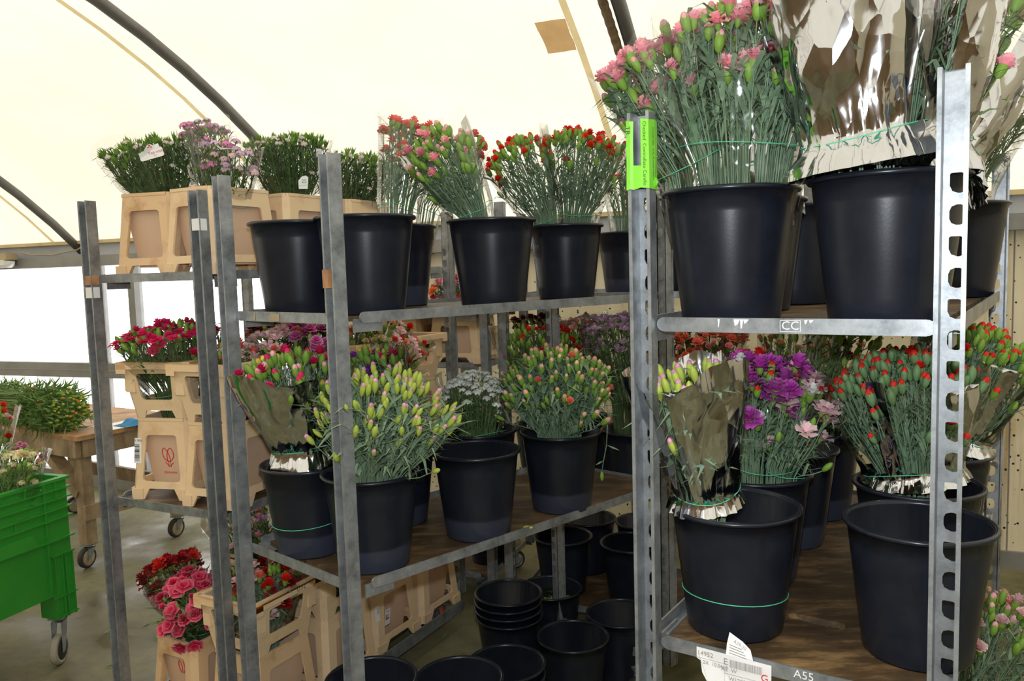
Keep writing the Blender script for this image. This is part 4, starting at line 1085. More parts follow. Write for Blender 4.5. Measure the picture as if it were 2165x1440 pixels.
def bunch(label, pal, base, tip, n, group, sleeve=None, rb=.05, ft=.42, rt=None, dome=.35, low=.18, stem=None, cal=None, leaf=1.0, droop=0.0, twine=True, seed=0,
          fs0=.30, ftop=1.04, flare=1.12, foilcols=None, leafl=.06, size=1.0, name='flower_bunch', cat='bunch', upmix=.35):
    """base = cut ends, tip = (x, y, z, R) centre of the top surface"""
    R = random.Random(100 + seed * 17 + len(label)); stem = stem or STEM
    B = Vector(base); T = Vector(tip[:3]); Rad = tip[3]; rt = rt if rt is not None else max(.022, min(.05, Rad * .42))
    ax = (T - B); Lg = ax.length; ax.normalize(); zz = Vector((0, 0, 1))
    C = B + ax * (Lg * ft) if abs(ax.z) < .5 else B + (zz * .5 + ax * .5).normalized() * (Lg * ft)
    endax = (T - C).normalized(); e1, e2 = perp(endax)
    root = thing(name, label, cat, tuple(B), 0, group)
    off = -B
    P = PAL[pal]; tot = sum(q[2] for q in P)
    mb = MB(); heads = []
    for i in range(n):
        islow = R.random() < low
        rho = sqrt((i + .5) / n) if not islow else R.uniform(.55, 1.0)
        phi = i * 2.39996 + R.uniform(-.3, .3)
        r = Rad * rho * R.uniform(.93, 1.05)
        h = -dome * Rad * rho * rho + R.uniform(-.014, .014) - (R.uniform(.02, .11) if islow else 0)
        d = e1 * cos(phi) + e2 * sin(phi)
        t = T + d * r + endax * h
        if droop and R.random() < droop: t = t + Vector((0, 0, -R.uniform(.01, .06)))
        k = Vector((cos(phi), sin(phi), 0)); b0 = B + (e1 * cos(phi) + e2 * sin(phi)) * (rb * sqrt(R.random()))
        c0 = C + d * (rt * rho)
        kd = R.random() * tot
        for q in P:
            kd -= q[2]
            if kd <= 0: break
        hv = head(q[0], q[1], cal)[R.randrange(3)]
        tang = (t - c0).normalized(); tang = (tang + endax * upmix * .5 + Vector((R.uniform(-.25, .25), R.uniform(-.25, .25), R.uniform(-.1, .2)))).normalized()
        sc = q[3] * size * (1.40 if q[0] not in ('cluster', 'tuft') else 1.15) * R.uniform(.86, 1.14)
        pts = [b0, c0]
        m_ = c0.lerp(t, .55) + d * (Rad * .06 * rho) + Vector((R.uniform(-.004, .004), R.uniform(-.004, .004), 0)); pts += [c0.lerp(m_, .5) - d * .002, m_, t]
        mb.tube([x + off for x in pts], [.0019, .0018, .0016, .0014, .0011], 4, 0, cap=False)
        heads.append((hv, t + off, tang, sc, R.uniform(0, 6.28)))
        # paired narrow leaves at the nodes
        for j in range(int(leaf * 5 + R.random())):
            f = R.uniform(.05, .92); p0 = c0.lerp(m_, f / .55) if f < .55 else m_.lerp(t, (f - .55) / .45)
            a = R.uniform(0, 6.28); o = (e1 * cos(a) + e2 * sin(a)); l = leafl * R.uniform(.6, 1.3); w_ = R.uniform(.0022, .0040) * (l / .06)
            sd = o.cross(endax).normalized() * w_
            q1 = p0 + o * (l * .22) + endax * (l * .38); q2 = p0 + o * (l * .60) + endax * (l * .62); q3 = p0 + o * (l * 1.0) + endax * (l * R.uniform(.35, .75))
            mb.add([x + off for x in (p0 - sd * .5, p0 + sd * .5, q1 - sd, q1 + sd, q2 - sd * .8, q2 + sd * .8, q3)], [(0, 1, 3, 2), (2, 3, 5, 4), (4, 5, 6)], 0)
    so = mb.obj('stems', stem, root); so['kind'] = 'stuff'
    for hv, loc, tang, sc, rot in heads:
        o = link(hv.name.split('.')[0], hv, root, loc); o.rotation_mode = 'QUATERNION'
        o.rotation_quaternion = tang.to_track_quat('Z', 'Y') @ Matrix.Rotation(rot, 3, 'Z').to_quaternion(); o.scale = (sc, sc, sc)
        NH[0] += 1
    def center(f): return B.lerp(C, f / ft) if f < ft else C.lerp(T, (f - ft) / (1 - ft))
    def rad(f):
        if sleeve == 'foil' and f < ft: return (rt * 1.25 + .006) * (1 + .30 * min(1, (ft - f) / .08))
        if f < ft: return (rb * 1.12) + (rt * 1.25 - rb * 1.12) * (f / ft) + .006
        g = (f - ft) / (1 - ft); return rt * 1.25 + .006 + (Rad * flare - rt * 1.25) * (g ** .85)
    if sleeve:
        fo = sleeve == 'foil'
        nc, nr = (60, 18) if fo else (36, 9)
        nk = nc // (3 if fo else 4); kn = [(1 if k % 2 else -1) * R.uniform(.2, 1) for k in range(nk)]; kp = sorted(R.uniform(0, 1) for _ in range(nk))
        def fold(x):                                  # piecewise linear pleats round the sleeve
            x %= 1.0
            for q in range(nk):
                p0, p1 = kp[q - 1] - (1 if q == 0 else 0), kp[q]
                if p0 <= x <= p1: return kn[q - 1] + (kn[q] - kn[q - 1]) * (x - p0) / max(p1 - p0, 1e-4)
            p0, p1 = kp[-1], kp[0] + 1
            return kn[-1] + (kn[0] - kn[-1]) * (x - p0) / max(p1 - p0, 1e-4)
        mb = MB(); V = []
        for i in range(nr + 1):
            f = fs0 + (ftop - fs0) * (i / nr)
            c = center(min(f, 1.0)) + endax * (max(0, f - 1) * Lg); r = rad(min(f, 1.05)); pinch = max(0, 1 - abs(f - ft) * 7)
            for k in range(nc):
                x = k / nc; a = 2 * pi * x; d = e1 * cos(a) + e2 * sin(a)
                w_ = fold(x + .02 * sin(f * 9 + seed)) * (.085 if fo else .035) * (1 - .5 * pinch) + pinch * .09 * sin(k * 2.2 + seed)
                if fo:
                    q = (c + d * r) * 11 + Vector((seed * 3.1, 0, 0)); q.z *= .45
                    n1 = abs(mnoise.noise(q)); n2 = abs(mnoise.noise(q * 2.7)); w_ += (.16 * n1 + .07 * n2) - .05 + pinch * .10 * mnoise.noise(q * 5)
                else: w_ += R.uniform(-.012, .012)
                pp = c + d * (r * (1 + w_))
                if i == nr: pp = pp + endax * (.012 * sin(3 * a + seed) + .010 * cos(2 * a + seed) + (.006 * R.uniform(-1, 1)))
                V.append(pp + off)
        F = []; Mi = []
        pat = [foilcols[int(k * len(foilcols) / nc)] for k in range(nc)] if foilcols else [0 if (k // 5) % 4 == 2 else 1 for k in range(nc)]
        for i in range(nr):
            for k in range(nc):
                j = (k + 1) % nc; a_, b_, c_, d_ = i * nc + k, i * nc + j, (i + 1) * nc + j, (i + 1) * nc + k
                low_ = (fs0 + (ftop - fs0) * (i + 1) / nr) <= ft + .02
                mi = (1 if (pat[k % len(pat)] or low_) else 0) if fo else (2 if low_ else 0)
                if fo and R.random() < .0: Mi += [((a_, b_, c_), mi), ((a_, c_, d_), mi)]
                else: Mi.append(((a_, b_, c_, d_), mi))
        o0 = len(mb.v); mb.v += [tuple(v) for v in V]
        for f_, mi in Mi:
            mb.f.append(f_); mb.m.append(mi); mb.sm.append(True)
        s_ = mb.obj('sleeve', [CELLO, FOIL, CELLO2], root); s_['label'] = 'silver foil and clear film sleeve' if fo else 'clear cellophane sleeve'
    if twine:
        mb = MB(); c = center(ft); r = rad(ft) * (1.10 if sleeve == 'foil' else 1.05)
        mb.tube([c + off + (e1 * cos(a) + e2 * sin(a)) * r + endax * (.006 * sin(a * 2 + seed)) for a in [2 * pi * k / 26 for k in range(26)]], .0010, 4, closed=True)
        mb.obj('twine', TWINE, root)
    return root
def wb(o, dx=0, dy=0, dz=.012):       # standing point inside a bucket
    return (o.location.x + dx, o.location.y + dy, o.location.z + dz)
def ic(key, dx=0, dy=0, dz=.045):     # standing point inside a crate tub
    q = CB[key][0]; return (q.x + dx * .5, q.y + dy * .5, q.z + dz)

G1, G2, G3, G4 = 'bunches on the near trolley', 'bunches on the middle trolley', 'bunches on the crate trolley', 'bunches on the rear trolley'
# near trolley, top shelf
bunch('large bunch of pink carnations in clear film beside the foil bunches', 'pink', wb(bN, .02), (0.478, 1.63, 2.075, 0.158), 135, G1, 'clear', .06, .56, .10, .32, .22, seed=1, leafl=.075, leaf=1.4, cal=CALYX)
bunch('pink carnations leaning left over the lime-taped post', 'pink', wb(bN, -.03, .02), (0.285, 1.68, 2.025, 0.095), 60, G1, 'clear', .05, .56, .06, .5, .25, seed=2, leafl=.07, leaf=1.3)
bunch('left silver foil bunch in the glossy bucket', 'pink', wb(bO, -.035, -.02), (0.592, 1.42, 2.09, 0.125), 45, G1, 'foil', .06, .53, .075, .3, .1, seed=3, leafl=.07, fs0=.44, ftop=1.03, foilcols=[1,1,1,1,1,1,0,1,1,1,1,1,1,1,1,1,1,1,1,1,1,1])
bunch('middle silver foil bunch behind the right slotted post', 'pink', wb(bO, .03, .0), (0.735, 1.40, 2.09, 0.110), 40, G1, 'foil', .05, .53, .065, .3, .1, seed=4, leafl=.07, fs0=.44, ftop=1.03)
bunch('right silver foil bunch leaning toward the speckled wall', 'pink', wb(bO, .05, .03), (0.905, 1.50, 2.03, 0.105), 36, G1, 'foil', .045, .53, .06, .3, .1, seed=5, leafl=.07, fs0=.44, ftop=1.03, stem=STEMB)
bunch('dark foil bunch in the gap behind the pink carnations', 'pink', wb(CB and bpy.data.objects['flower_bucket.002'] , .03, .03), (0.705, 1.97, 2.02, 0.062), 24, G1, 'foil', .045, .58, .05, .3, .1, seed=6, fs0=.45)
bunch('green stems in clear film at the far right of the top shelf', 'pink', wb(bR), (1.37, 2.22, 2.06, 0.092), 40, G1, 'clear', .05, .58, .05, .3, .2, seed=7, leaf=1.4)
# near trolley, lower shelf
bunch('pink-tipped buds half wrapped in silver foil, leaning left in the twined bucket', 'foilG', wb(bG, -.045, -.01), (0.352, 1.585, 1.372, 0.098), 42, G1, 'foil', .035, .55, .045, .3, .3, seed=8, leafl=.08, ftop=1.06, fs0=.49, cal=CALYXY, foilcols=[1,1,0,1,1,1,1,1,1,0,0,1,1,1,1,1,0,0,0,1,1,1])
bunch('magenta, white and red carnations in clear film', 'multiJ', wb(bJ, .0, -.01), (0.612, 1.855, 1.345, 0.112), 62, G1, 'clear', .055, .55, .06, .4, .22, seed=9, leaf=1.2)
bunch('pale pink open flowers drooping beside the magenta carnations', 'starJ', wb(bJ, .04, -.03), (0.688, 1.80, 1.315, 0.062), 30, G1, None, .02, .55, .03, .8, .5, droop=.6, seed=10)
bunch('hot pink and red flowers behind the foil-wrapped pink-tipped buds', 'redJ', wb(bpy.data.objects['flower_bucket.009'], -.03, -.03), (0.585, 2.03, 1.335, 0.075), 26, G1, 'clear', .04, .5, .05, .4, .2, seed=11)
bunch('red-budded carnations left of the right slotted post, foil skirted', 'rb', wb(bK), (0.86, 1.765, 1.372, 0.150), 150, G1, 'foil', .06, .54, .07, .45, .12, seed=12, fs0=.48, cal=CALYXG, leaf=1.1, ftop=.93, foilcols=[0,0,1,0,0,0,1,1,0,0,0,0,1,0,0,0,0,1,0,0,1,0])
bunch('red-budded carnations right of the slotted post, foil skirted', 'rb', wb(bK2), (1.195, 2.01, 1.40, 0.138), 135, G1, 'foil', .06, .54, .07, .45, .12, seed=13, fs0=.48, cal=CALYX, leaf=1.1, ftop=.93, foilcols=[0,1,0,0,0,1,0,0,0,1,1,0,0,0,0,1,0,0,0,1,0,0])
bunch('dark bronze bunch in shadow under the top shelf of near trolley', 'bronze', wb(bM), (1.03, 2.38, 1.37, 0.16), 70, G1, 'clear', .06, .52, .07, .4, .2, seed=14, stem=STEMD)
bunch('pale pink buds low at the right edge beside the empty bucket', 'pinkbase', wb(bP1), (1.27, 2.03, 0.69, 0.18), 90, G1, None, .06, .5, .06, .6, .25, seed=15)
bunch('pink flowers seen through the slot of the lower shelf', 'pinkbase', wb(bP2), (.74, 1.80, .69, .11), 40, G1, None, .06, .5, .06, .4, .2, seed=16)
# middle trolley, top shelf
bunch('coral carnations in clear film behind the leaning pink-budded bunch', 'coral', wb(bC, .0), (-0.313, 2.62, 2.065, 0.085), 46, G2, 'clear', .05, .55, .05, .3, .3, seed=17, leaf=1.2, ftop=1.10)
bunch('small coral bunch peeping out right of the leaning pink-budded bunch', 'coral', wb(bC, .05, .04), (-0.115, 2.78, 2.04, 0.048), 14, G2, 'clear', .02, .55, .03, .3, .2, seed=18)
bunch('green buds tipped pink leaning left in clear film', 'budpink', wb(bD, -.01), (-0.218, 2.38, 1.995, 0.105), 82, G2, 'clear', .045, .54, .045, .75, .25, seed=19, leaf=1.1, upmix=.1)
bunch('red carnations leaning left in clear film', 'red', wb(bE, -.04, -.01), (0.018, 2.74, 2.025, 0.115), 66, G2, 'clear', .04, .52, .05, .45, .2, seed=20, leaf=1.1, stem=STEM)
bunch('upright red carnations in clear film left of the lime tape', 'red', wb(bE, .02, .01), (0.275, 2.81, 2.06, 0.140), 92, G2, 'clear', .045, .52, .06, .35, .2, seed=21, leaf=1.1)
bunch('red carnations on the rear trolley just left of lime tape', 'red', wb(bF), (0.50, 3.33, 2.09, 0.115), 50, G4, 'clear', .05, .52, .06, .35, .2, seed=22, leaf=1.2)
bunch('green bunch behind the lime-taped post on rear trolley', 'budpink', (.675, 3.285, 1.51), (.66, 3.29, 2.0, .10), 40, G4, None, .05, .52, .06, .35, .2, seed=23, leaf=1.2, stem=STEMD)
# middle trolley, lower shelf
bunch('red and pink buds in a silver foil sleeve, twined bucket', 'foilbuds', wb(ba, .0, .0), (-0.632, 2.215, 1.365, 0.140), 64, G2, 'foil', .055, .55, .055, .35, .15, seed=24, leaf=1.0, ftop=.98, fs0=.40, foilcols=[1,1,1,1,1,1,1,1,0,1,1,1,1,1,1,1,1,1,1,1,1,1])
bunch('multicoloured rosebud-like buds behind the near corner post', 'multi', wb(bab), (-0.462, 2.48, 1.345, 0.115), 46, G2, 'clear', .05, .52, .05, .4, .2, seed=25)
bunch('loose yellow-green buds with magenta tips spilling from bucket by the near post', 'loose', wb(bb), (-0.315, 2.075, 1.325, 0.185), 150, G2, None, .075, .50, .078, .55, .32, seed=26, cal=CALYXY, leafl=.085, leaf=1.35, stem=green_mat('stem_pale', (.14, .22, .13), (.24, .33, .21)), twine=False)
bunch('loose peach-tipped buds spreading from the lower shelf bucket', 'peach', wb(bd), (0.140, 2.56, 1.325, 0.185), 140, G2, None, .075, .50, .078, .60, .35, seed=27, cal=CALYX, leafl=.085, leaf=1.5, twine=False)
bunch('flat-headed white flower bunch behind the empty lower bucket', 'white', wb(be), (-0.130, 2.68, 1.245, 0.115), 95, G2, 'clear', .06, .56, .07, .5, .12, seed=28, stem=STEMD, leaf=1.6, leafl=.04)
# rear trolley
bunch('lilac flowers in clear film on the rear trolley', 'lilac', wb(bf1), (0.440, 3.40, 1.375, 0.135), 125, G4, 'clear', .055, .52, .07, .3, .5, seed=29, stem=STEMD)
bunch('pale peach flowers just left of the lilac ones', 'palepeach', wb(bf2), (0.325, 3.62, 1.36, 0.100), 50, G4, 'clear', .05, .52, .05, .3, .2, seed=30, stem=STEMD)
bunch('red flowers with many green buds above the peach-tipped buds', 'redgreen', wb(bg_), (0.125, 3.50, 1.34, 0.195), 150, G4, 'clear', .06, .52, .08, .45, .5, seed=31, stem=STEMD)
bunch('burgundy flower heads at the back of the red and green bunch', 'burg', wb(bg_, .0, .05), (0.110, 3.70, 1.362, 0.135), 34, G4, None, .05, .52, .05, .2, .1, seed=32, stem=STEMD)
bunch('salmon carnations in clear film seen right of the lime-taped post', 'salmon', wb(bs_), (0.765, 3.25, 1.34, 0.180), 120, G4, 'clear', .06, .52, .08, .4, .42, seed=33, stem=STEMD)
bunch('peach and green bunch in clear film beyond the magenta carnations', 'peachR', wb(bp_), (1.155, 3.17, 1.33, 0.150), 84, G4, 'clear', .06, .52, .07, .4, .3, seed=34, stem=STEM)
# crate trolley, top shelf
zt = dict(ft=.45, fs0=.5)
b1_ = bunch('green and white bunch with a white hang tag, left end of top shelf', 'gw', ic('c1'), (-1.210, 2.735, 2.055, 0.155), 130, G3, 'clear', .026, .50, .065, .12, .1, fs0=.56, seed=35, stem=STEMD, leaf=2.2, leafl=.05, ftop=1.03)
bunch('tall magenta and lilac bunch on the crate trolley top shelf', 'purp', ic('c2', -.03, .04), (-1.006, 2.70, 2.10, 0.072), 48, G3, 'clear', .035, .50, .045, .35, .35, fs0=.56, seed=36, stem=STEMD, leaf=1.4, leafl=.04, ftop=1.06)
bunch('pink and lilac flat flowers in front of the tall magenta bunch', 'pink2', ic('c2', .03, -.02), (-0.890, 2.585, 2.03, 0.092), 52, G3, 'clear', .026, .50, .05, .5, .4, fs0=.56, seed=37, stem=STEMD, leaf=1.4, leafl=.04)
b3_ = bunch('green and white bunch with a rounded paper tag numbered 25', 'gw', ic('c3'), (-0.787, 2.89, 2.085, 0.142), 125, G3, 'clear', .026, .50, .065, .15, .1, fs0=.56, seed=38, stem=STEMD, leaf=2.2, leafl=.05)
bunch('green and white bunch right of the near corner post', 'gw', ic('c4'), (-0.560, 3.19, 2.055, 0.130), 95, G3, 'clear', .026, .50, .065, .2, .1, fs0=.56, seed=39, stem=STEMD, leaf=2.2, leafl=.05)
# crate trolley, middle shelf
bunch('crimson carnations above the logo crate', 'hot', ic('m1'), (-1.172, 2.72, 1.428, 0.175), 125, G3, 'clear', .026, .62, .085, .18, .12, fs0=.56, seed=40, stem=STEMD, leaf=1.6, ftop=.96)
bunch('coral and pale pink flowers between the two near posts', 'coralR', ic('m2'), (-0.930, 2.60, 1.362, 0.085), 36, G3, 'clear', .026, .6, .06, .4, .2, fs0=.56, seed=41, stem=STEMD)
bunch('dark red carnations at the back under the middle trolley top shelf', 'dark', ic('m3', .0, .05), (-0.855, 2.98, 1.430, 0.135), 60, G3, None, .026, .6, .06, .2, .1, fs0=.56, seed=42, stem=STEMD)
bunch('magenta and white carnations above the foil bunch', 'mag2', ic('m3', .02, -.03), (-0.715, 2.83, 1.405, 0.090), 40, G3, 'clear', .026, .6, .05, .3, .2, fs0=.56, seed=43, stem=STEMD)
bunch('pale pink open flowers left of the magenta and white carnations', 'star2', ic('m3', -.03, -.05), (-0.835, 2.78, 1.398, 0.098), 42, G3, 'clear', .026, .6, .05, .35, .25, fs0=.56, seed=44, stem=STEMD)
bunch('salmon and coral carnations left of the near corner post, middle shelf', 'cor2', ic('m3', .04, .04), (-0.683, 3.00, 1.412, 0.092), 36, G3, None, .026, .6, .05, .3, .1, fs0=.56, seed=45, stem=STEMD)
bunch('pale pink and red flowers in the collar left of the white bunch', 'star3', ic('m4', .02, .05), (-0.470, 3.20, 1.385, 0.150), 66, G3, 'clear', .026, .6, .07, .3, .3, fs0=.56, seed=46, stem=STEMD)
bunch('cream buds right of the near corner post, middle shelf', 'cream3', ic('m4', -.03, -.05), (-0.572, 3.08, 1.375, 0.078), 26, G3, 'clear', .026, .6, .05, .3, .3, fs0=.56, seed=47, stem=STEMD)
# crate trolley, bottom
bunch('dark red carnations at the back of the stained bottom crate', 'dr', ic('bL1', -.03, .03), (-1.245, 2.75, .590, 0.090), 40, G3, 'clear', .026, .6, .05, .25, .1, fs0=.56, seed=48, stem=STEMD, size=1.1)
bunch('hot pink white-edged carnations hanging over the stained bottom crate', 'hp', ic('bL1', .02, -.02), (-1.120, 2.595, .590, 0.108), 84, G3, 'clear', .026, .6, .05, .9, .45, fs0=.56, seed=49, stem=STEMD, size=.86, upmix=.0)
bunch('red, salmon and pale pink flowers in the handwritten collar', 'mixR', ic('b1'), (-0.870, 2.61, .610, 0.130), 72, G3, 'clear', .026, .6, .07, .2, .3, fs0=.56, seed=50, stem=STEM, size=1.05)
bunch('purple and orange flowers under the middle trolley shelf corner', 'purR', ic('b2'), (-0.715, 2.86, .600, 0.130), 56, G3, 'clear', .026, .6, .07, .2, .2, fs0=.56, seed=51, stem=STEMD)
bunch('pale pink starry flowers behind the two near posts, low down', 'palL', ic('bL2', -.03, .0), (-1.085, 2.97, .700, 0.100), 50, G3, 'clear', .026, .55, .05, .5, .4, fs0=.56, seed=52, stem=STEMD)
bunch('lilac-pink starry flowers left of the twined bucket, low down', 'pinkL', ic('bL2', .03, .03), (-0.985, 3.02, .690, 0.085), 44, G3, 'clear', .026, .55, .05, .5, .5, fs0=.56, seed=53, stem=STEMD)
# wall trolley
bunch('orange and pink flowers by the wall, left of slotted far post', 'orangepink', tuple(T6.P(.20, .16, 1.43)), (-0.34, 3.90, 1.56, 0.075), 30, 'bunches by the wall', None, .03, .4, .04, .6, .3, seed=54)
bunch('orange and hot pink flowers by the wall, right of slotted far post', 'orangepink', tuple(T6.P(.09, .13, 1.43)), (-0.245, 3.87, 1.56, 0.065), 26, 'bunches by the wall', None, .03, .4, .04, .6, .3, seed=55)
print('heads', NH[0])

# hang tags on the top shelf bunches
b = MB(); X = frame_mat((.02, -.165, .345), (cos(.27), .10, sin(.27)), (-sin(.27), 0, cos(.27)))
P = rrect(-.038, -.016, .038, .014, .005, 2)
b.add([X @ Vector((x, y, 0)) for x, y in P], [tuple(range(len(P)))], 0)
Q = [(-.022, .013), (-.004, .030), (.004, .031), (.012, .025), (.030, .026), (.032, .013)]
b.add([X @ Vector((x, y, 0)) for x, y in Q], [tuple(range(len(Q)))[::-1]], 0)
b.text('Top rosa', .0125, X @ Matrix.Translation((.014, .002, .0006)), 1); b.text('flori', .006, X @ Matrix.Translation((.012, -.008, .0006)), 2)
for cx, cy, r in ((.002, .026, .0035), (-.003, .021, .0026), (.006, .020, .0026)):
    b.add([X @ Vector((cx + r * cos(a), cy + r * sin(a), .0006)) for a in [k * pi / 4 for k in range(8)]], [tuple(range(8))], 1)
b.obj('hang_tag', [PAPER, INKR, INKG], b1_)['label'] = 'white plastic hang tag with red print'
b = MB(); X = frame_mat((.075, -.118, .262), (1, .35, 0), (-.05, 0, 1))
P = [(-.016, -.02), (.014, -.02), (.018, .02), (.010, .026), (-.004, .022), (-.016, .008)]
b.add([X @ Vector((x, y, 0)) for x, y in P], [tuple(range(len(P)))], 0)
b.text('25', .018, X @ Matrix.Translation((.003, .006, .0006)), 1); b.add([X @ Vector(q) for q in ((-.013, -.008, .0006), (.014, -.007, .0006), (.014, -.006, .0006), (-.013, -.007, .0006))], [(0, 1, 2, 3)], 1)
b.obj('paper_tag', [PAPER, INKG], b3_)['label'] = 'white rounded tag printed 25 in green'
b = MB(); X = frame_mat((.125, -.075, .37), (1, .5, 0), (0, 0, 1)); P = rrect(-.01, -.016, .01, .014, .003, 2)
b.add([X @ Vector((x, y, 0)) for x, y in P], [tuple(range(len(P)))], 0); b.obj('hang_tag', [PAPER], b3_)

# single stem hanging out of the peach bucket, fallen bud on the shelf
t = thing('carnation_sprig', 'single budded stem hanging down outside the peach bud bucket', 'sprig', (.285, 2.50, 1.10))
b = MB(); pts = [(-.06, .03, .02), (-.02, .0, .055), (.01, -.02, .03), (.004, -.03, -.05), (-.006, -.028, -.10), (-.012, -.026, -.135)]
b.tube(pts, .0016, 5)
for i, (f, l) in enumerate(((2, .05), (3, .045), (4, .03))):
    p0 = Vector(pts[f]); d = Vector((.8 if i % 2 else -.7, -.1, -.35)).normalized(); sd = d.cross(Vector((0, 1, 0))).normalized() * .003
    b.add([p0, p0 + d * l * .5 + sd, p0 + d * l, p0 + d * l * .5 - sd], [(0, 1, 2, 3)])
b.obj('stem', STEM, t)
o = link('bud', head('longbud', 'peach', CALYX)[0], t, (-.012, -.026, -.135)); o.rotation_euler = (pi, 0, 0)
o = link('bud', head('longbud', 'budmag', CALYXY)[1], None, T2.P(.60, .015, ZS2b + .006)); o.rotation_euler = (radians(88), 0, radians(70)); o.name = 'fallen_bud'
tag(o, 'yellow-green bud fallen on the edge of the lower shelf', 'bud')

# ------------------------------------------------------------------ green bin
bin_ = thing('green_bin', 'green plastic pallet bin on casters holding flower bunches', 'bin', (-1.905, 3.30, 0), 0)
E1, E2 = Vector((-0.33, -0.944, 0)), Vector((-0.944, 0.33, 0)); BL, BW, BZ0, BZ1 = 1.0, .62, .31, .80
XB = Matrix((E1, E2, Vector((0, 0, 1)))).transposed().to_4x4()
if XB.to_3x3().determinant() < 0: FLIP = True
else: FLIP = False
def bbox(b, x0, x1, y0, y1, z0, z1, mi=0): b.box(((x0 + x1) / 2, (y0 + y1) / 2, (z0 + z1) / 2), (x1 - x0, y1 - y0, z1 - z0), mi, XB)
b = MB(); t_ = .016
bbox(b, 0, BL, 0, t_, BZ0, BZ1 - .012); bbox(b, 0, BL, BW - t_, BW, BZ0, BZ1 - .012); bbox(b, 0, t_, t_, BW - t_, BZ0, BZ1 - .012); bbox(b, BL - t_, BL, t_, BW - t_, BZ0, BZ1 - .012); bbox(b, t_, BL - t_, t_, BW - t_, BZ0, BZ0 + .02)
b.obj('body', GREENBIN, bin_)
b = MB()
bbox(b, -.012, BL + .012, -.012, t_, BZ1 - .012, BZ1); bbox(b, -.012, BL + .012, BW - t_, BW + .012, BZ1 - .012, BZ1); bbox(b, -.012, t_, t_, BW - t_, BZ1 - .012, BZ1); bbox(b, BL - t_, BL + .012, t_, BW - t_, BZ1 - .012, BZ1)
b.obj('rim', GREENBIN, bin_)
for z in (.755, .715, .672, .632, .545):
    b = MB(); bbox(b, -.014, BL + .014, -.014, 0, z - .003, z + .003); bbox(b, -.014, 0, 0, BW, z - .003, z + .003); b.obj('rib', GREENBIN, bin_)
for x in (.115, .42, .70):
    b = MB(); bbox(b, x - .003, x + .003, -.012, 0, BZ0 + .03, BZ1 - .012); b.obj('rib', GREENBIN, bin_)
for x, z0, z1 in ((.06, .715, .79), (.20, .755, .79), (.30, .755, .79), (.25, .632, .672), (.52, .755, .79), (.60, .632, .672)):
    b = MB(); bbox(b, x - .0025, x + .0025, -.011, 0, z0, z1); b.obj('rib', GREENBIN, bin_)
b = MB(); P = [(.16, .548), (.85, .548), (.82, .60), (.19, .60)]
V = [XB @ Vector((x, y, z)) for y in (0.0, -.022) for x, z in P]; b.add(V, [(0, 1, 2, 3), (7, 6, 5, 4), (0, 4, 5, 1), (1, 5, 6, 2), (2, 6, 7, 3), (3, 7, 4, 0)]); b.obj('grip_ledge', GREENBIN, bin_)
for x in (0, BL - .09):
    for y in (0, BW - .09):
        b = MB(); bbox(b, x, x + .09, y, y + .09, .205, BZ0 + .001)
        if y == 0:
            for z in (.215, .30): bbox(b, x - .010, x + .10, -.010, 0, z - .003, z + .003)
            for xx in (.0, .036, .05, .086): bbox(b, x + xx, x + xx + .004, -.010, 0, .205, .48)
            bbox(b, x - .010, x + .10, -.010, 0, .475, .481)
        b.obj('leg', GREENBIN, bin_)
        c = XB @ Vector((x + .045, y + .045, .205)); caster(bin_, c, .064, RUBBERG, RUBBER, 1.6 + rnd.uniform(-.1, .1))
def inbin(x, y): q = bin_.location + XB @ Vector((x, y, BZ0 + .03)); return tuple(q)
bunch('cream and yellow bunch in the green bin', 'bcream', inbin(.17, .13), (-2.005, 3.155, .915, .085), 44, 'bunches in the green bin', 'clear', .04, .5, .05, .5, .3, seed=60, stem=STEMB)
bunch('pink and purple buds at the back of the green bin', 'bpur', inbin(.07, .33), (-2.13, 3.40, .885, .085), 46, 'bunches in the green bin', 'clear', .04, .5, .05, .5, .35, seed=61, stem=STEMB)
bunch('tall red and pale pink bunch at the left frame edge, in the green bin', 'bred', inbin(.22, .28), (-2.13, 3.20, 1.10, .085), 40, 'bunches in the green bin', 'clear', .04, .5, .05, .6, .4, seed=62, stem=STEMB)

# ------------------------------------------------------------------ work table
D1, D2 = Vector((-.855, .519, 0)), Vector((.519, .855, 0)); TC = Vector((-2.42, 4.33, 0)); TL, TWd, TZ = 1.25, .72, .765
tb = thing('work_table', 'rough wooden work table on casters with cut stems lying on top', 'table', tuple(TC))
def tp(a, c, z): return D1 * a + D2 * c + Vector((0, 0, z))
for i in range(4):
    b = MB(); w_ = TWd / 4; c = w_ * (i + .5) - .01
    b.bar(tp(-.02, c, TZ - .0125), tp(TL, c, TZ - .0125), w_ - .003, .025 - .001 * (i % 2)); b.obj('plank', TABLET, tb)
for a0, c0, a1, c1 in ((0, .0, TL, .0), (0, TWd - .03, TL, TWd - .03), (.0, .02, .0, TWd - .04), (TL - .03, .02, TL - .03, TWd - .04)):
    b = MB(); b.bar(tp(a0 + .01, c0 + .01, TZ - .075), tp(a1 + .01 if a0 == a1 else a1 - .02, c1 + .01, TZ - .075), .032, .10); b.obj('apron', TABLEW, tb)
for a, c in ((.055, .055), (TL - .09, .055), (.055, TWd - .085), (TL - .09, TWd - .085)):
    b = MB(); b.bar(tp(a, c, .135), tp(a, c, TZ - .026), .062, .075, 0, tuple(D1)); b.obj('leg', TABLEW, tb)
    caster(tb, tp(a, c, .135), .060, RUBBER, TANW, 1.05 + rnd.uniform(-.3, .3))
for c in (.055, TWd - .085):
    b = MB(); b.bar(tp(.40, c - .002, TZ - .125), tp(.07, c - .002, .42), .05, .075, 0, tuple(D2)); b.obj('brace', TABLEW, tb)
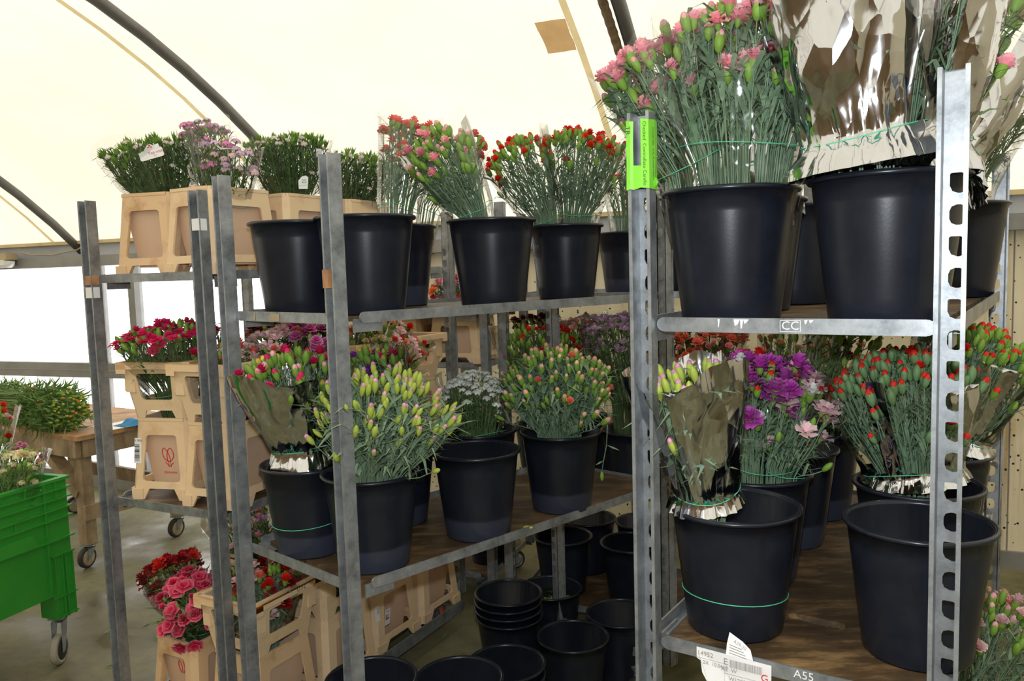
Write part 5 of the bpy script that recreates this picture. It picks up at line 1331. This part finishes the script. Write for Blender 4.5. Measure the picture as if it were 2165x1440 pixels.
b = MB(); b.bar(tp(.02, .02, .32), tp(.02, TWd - .04, .32), .03, .085); b.obj('stretcher', TABLEW, tb)
b = MB(); b.bar(tp(.05, TWd - .03, .32), tp(TL - .08, TWd - .03, .32), .03, .085); b.obj('stretcher', TABLEW, tb)
bunch('pile of cut stems with peach buds lying on the work table', 'lie', (-3.20, 4.80, .885), (-2.47, 4.46, .890, .120), 150, 'cut stems on the table', None, .105, .45, .105, .9, .35, seed=63, stem=STEMB, leaf=1.6, leafl=.09, twine=False, upmix=.0)
bunch('pale pink cut stems lying at the far left of the work table', 'lie2', (-3.60, 5.10, .87), (-2.98, 4.84, .90, .110), 80, 'cut stems on the table', None, .09, .5, .09, .8, .4, seed=64, stem=STEMB, leaf=1.6, leafl=.08, twine=False, upmix=.0)
b = MB(); c = TC + tp(.07, .30, TZ)
b.add([c + D1 * x + D2 * y + Vector((0, 0, z)) for z in (.0, .0015) for x, y in ((-.09, -.10), (.12, -.10), (.12, .16), (-.09, .16))], [(3, 2, 1, 0), (4, 5, 6, 7), (0, 1, 5, 4), (1, 2, 6, 5), (2, 3, 7, 6), (3, 0, 4, 7)])
tag(b.obj('paper_sheet', PAPER), 'white paper sheet on the work table beside the cut stems', 'paper')
b = MB(); c = TC + tp(.02, .34, TZ + .003); V = []
for i in range(9):
    for j in range(7):
        x, y = -.07 + .14 * i / 8, -.07 + .20 * j / 6; e = min(1, 4 * min(i, 8 - i) / 8) * min(1, 3 * min(j, 6 - j) / 6)
        V.append(c + D1 * x + D2 * y + Vector((0, 0, .002 + .030 * e * (.7 + .5 * sin(i * 1.9) * cos(j * 1.3)))))
b.add(V, [(i * 7 + j, (i + 1) * 7 + j, (i + 1) * 7 + j + 1, i * 7 + j + 1) for i in range(8) for j in range(6)], 0, True)
tag(b.obj('blue_glove', BLUE), 'crumpled blue work glove on the paper sheet on the table', 'glove')

# clippings on the floor
b = MB()
for k in range(46):
    x, y = rnd.uniform(-2.2, -.2), rnd.uniform(2.6, 5.0); a = rnd.uniform(0, 6.3); l = rnd.uniform(.01, .035); d = Vector((cos(a), sin(a), 0)) * l; e = Vector((-d.y, d.x, 0)) * .13
    c = Vector((x, y, .002)); b.add([c - d, c + e + Vector((0, 0, .003)), c + d, c - e], [(0, 3, 2, 1)])
o = b.obj('leaf_clippings', STEMB); tag(o, 'scattered green leaf clippings on the wet floor', 'clippings'); o['kind'] = 'stuff'
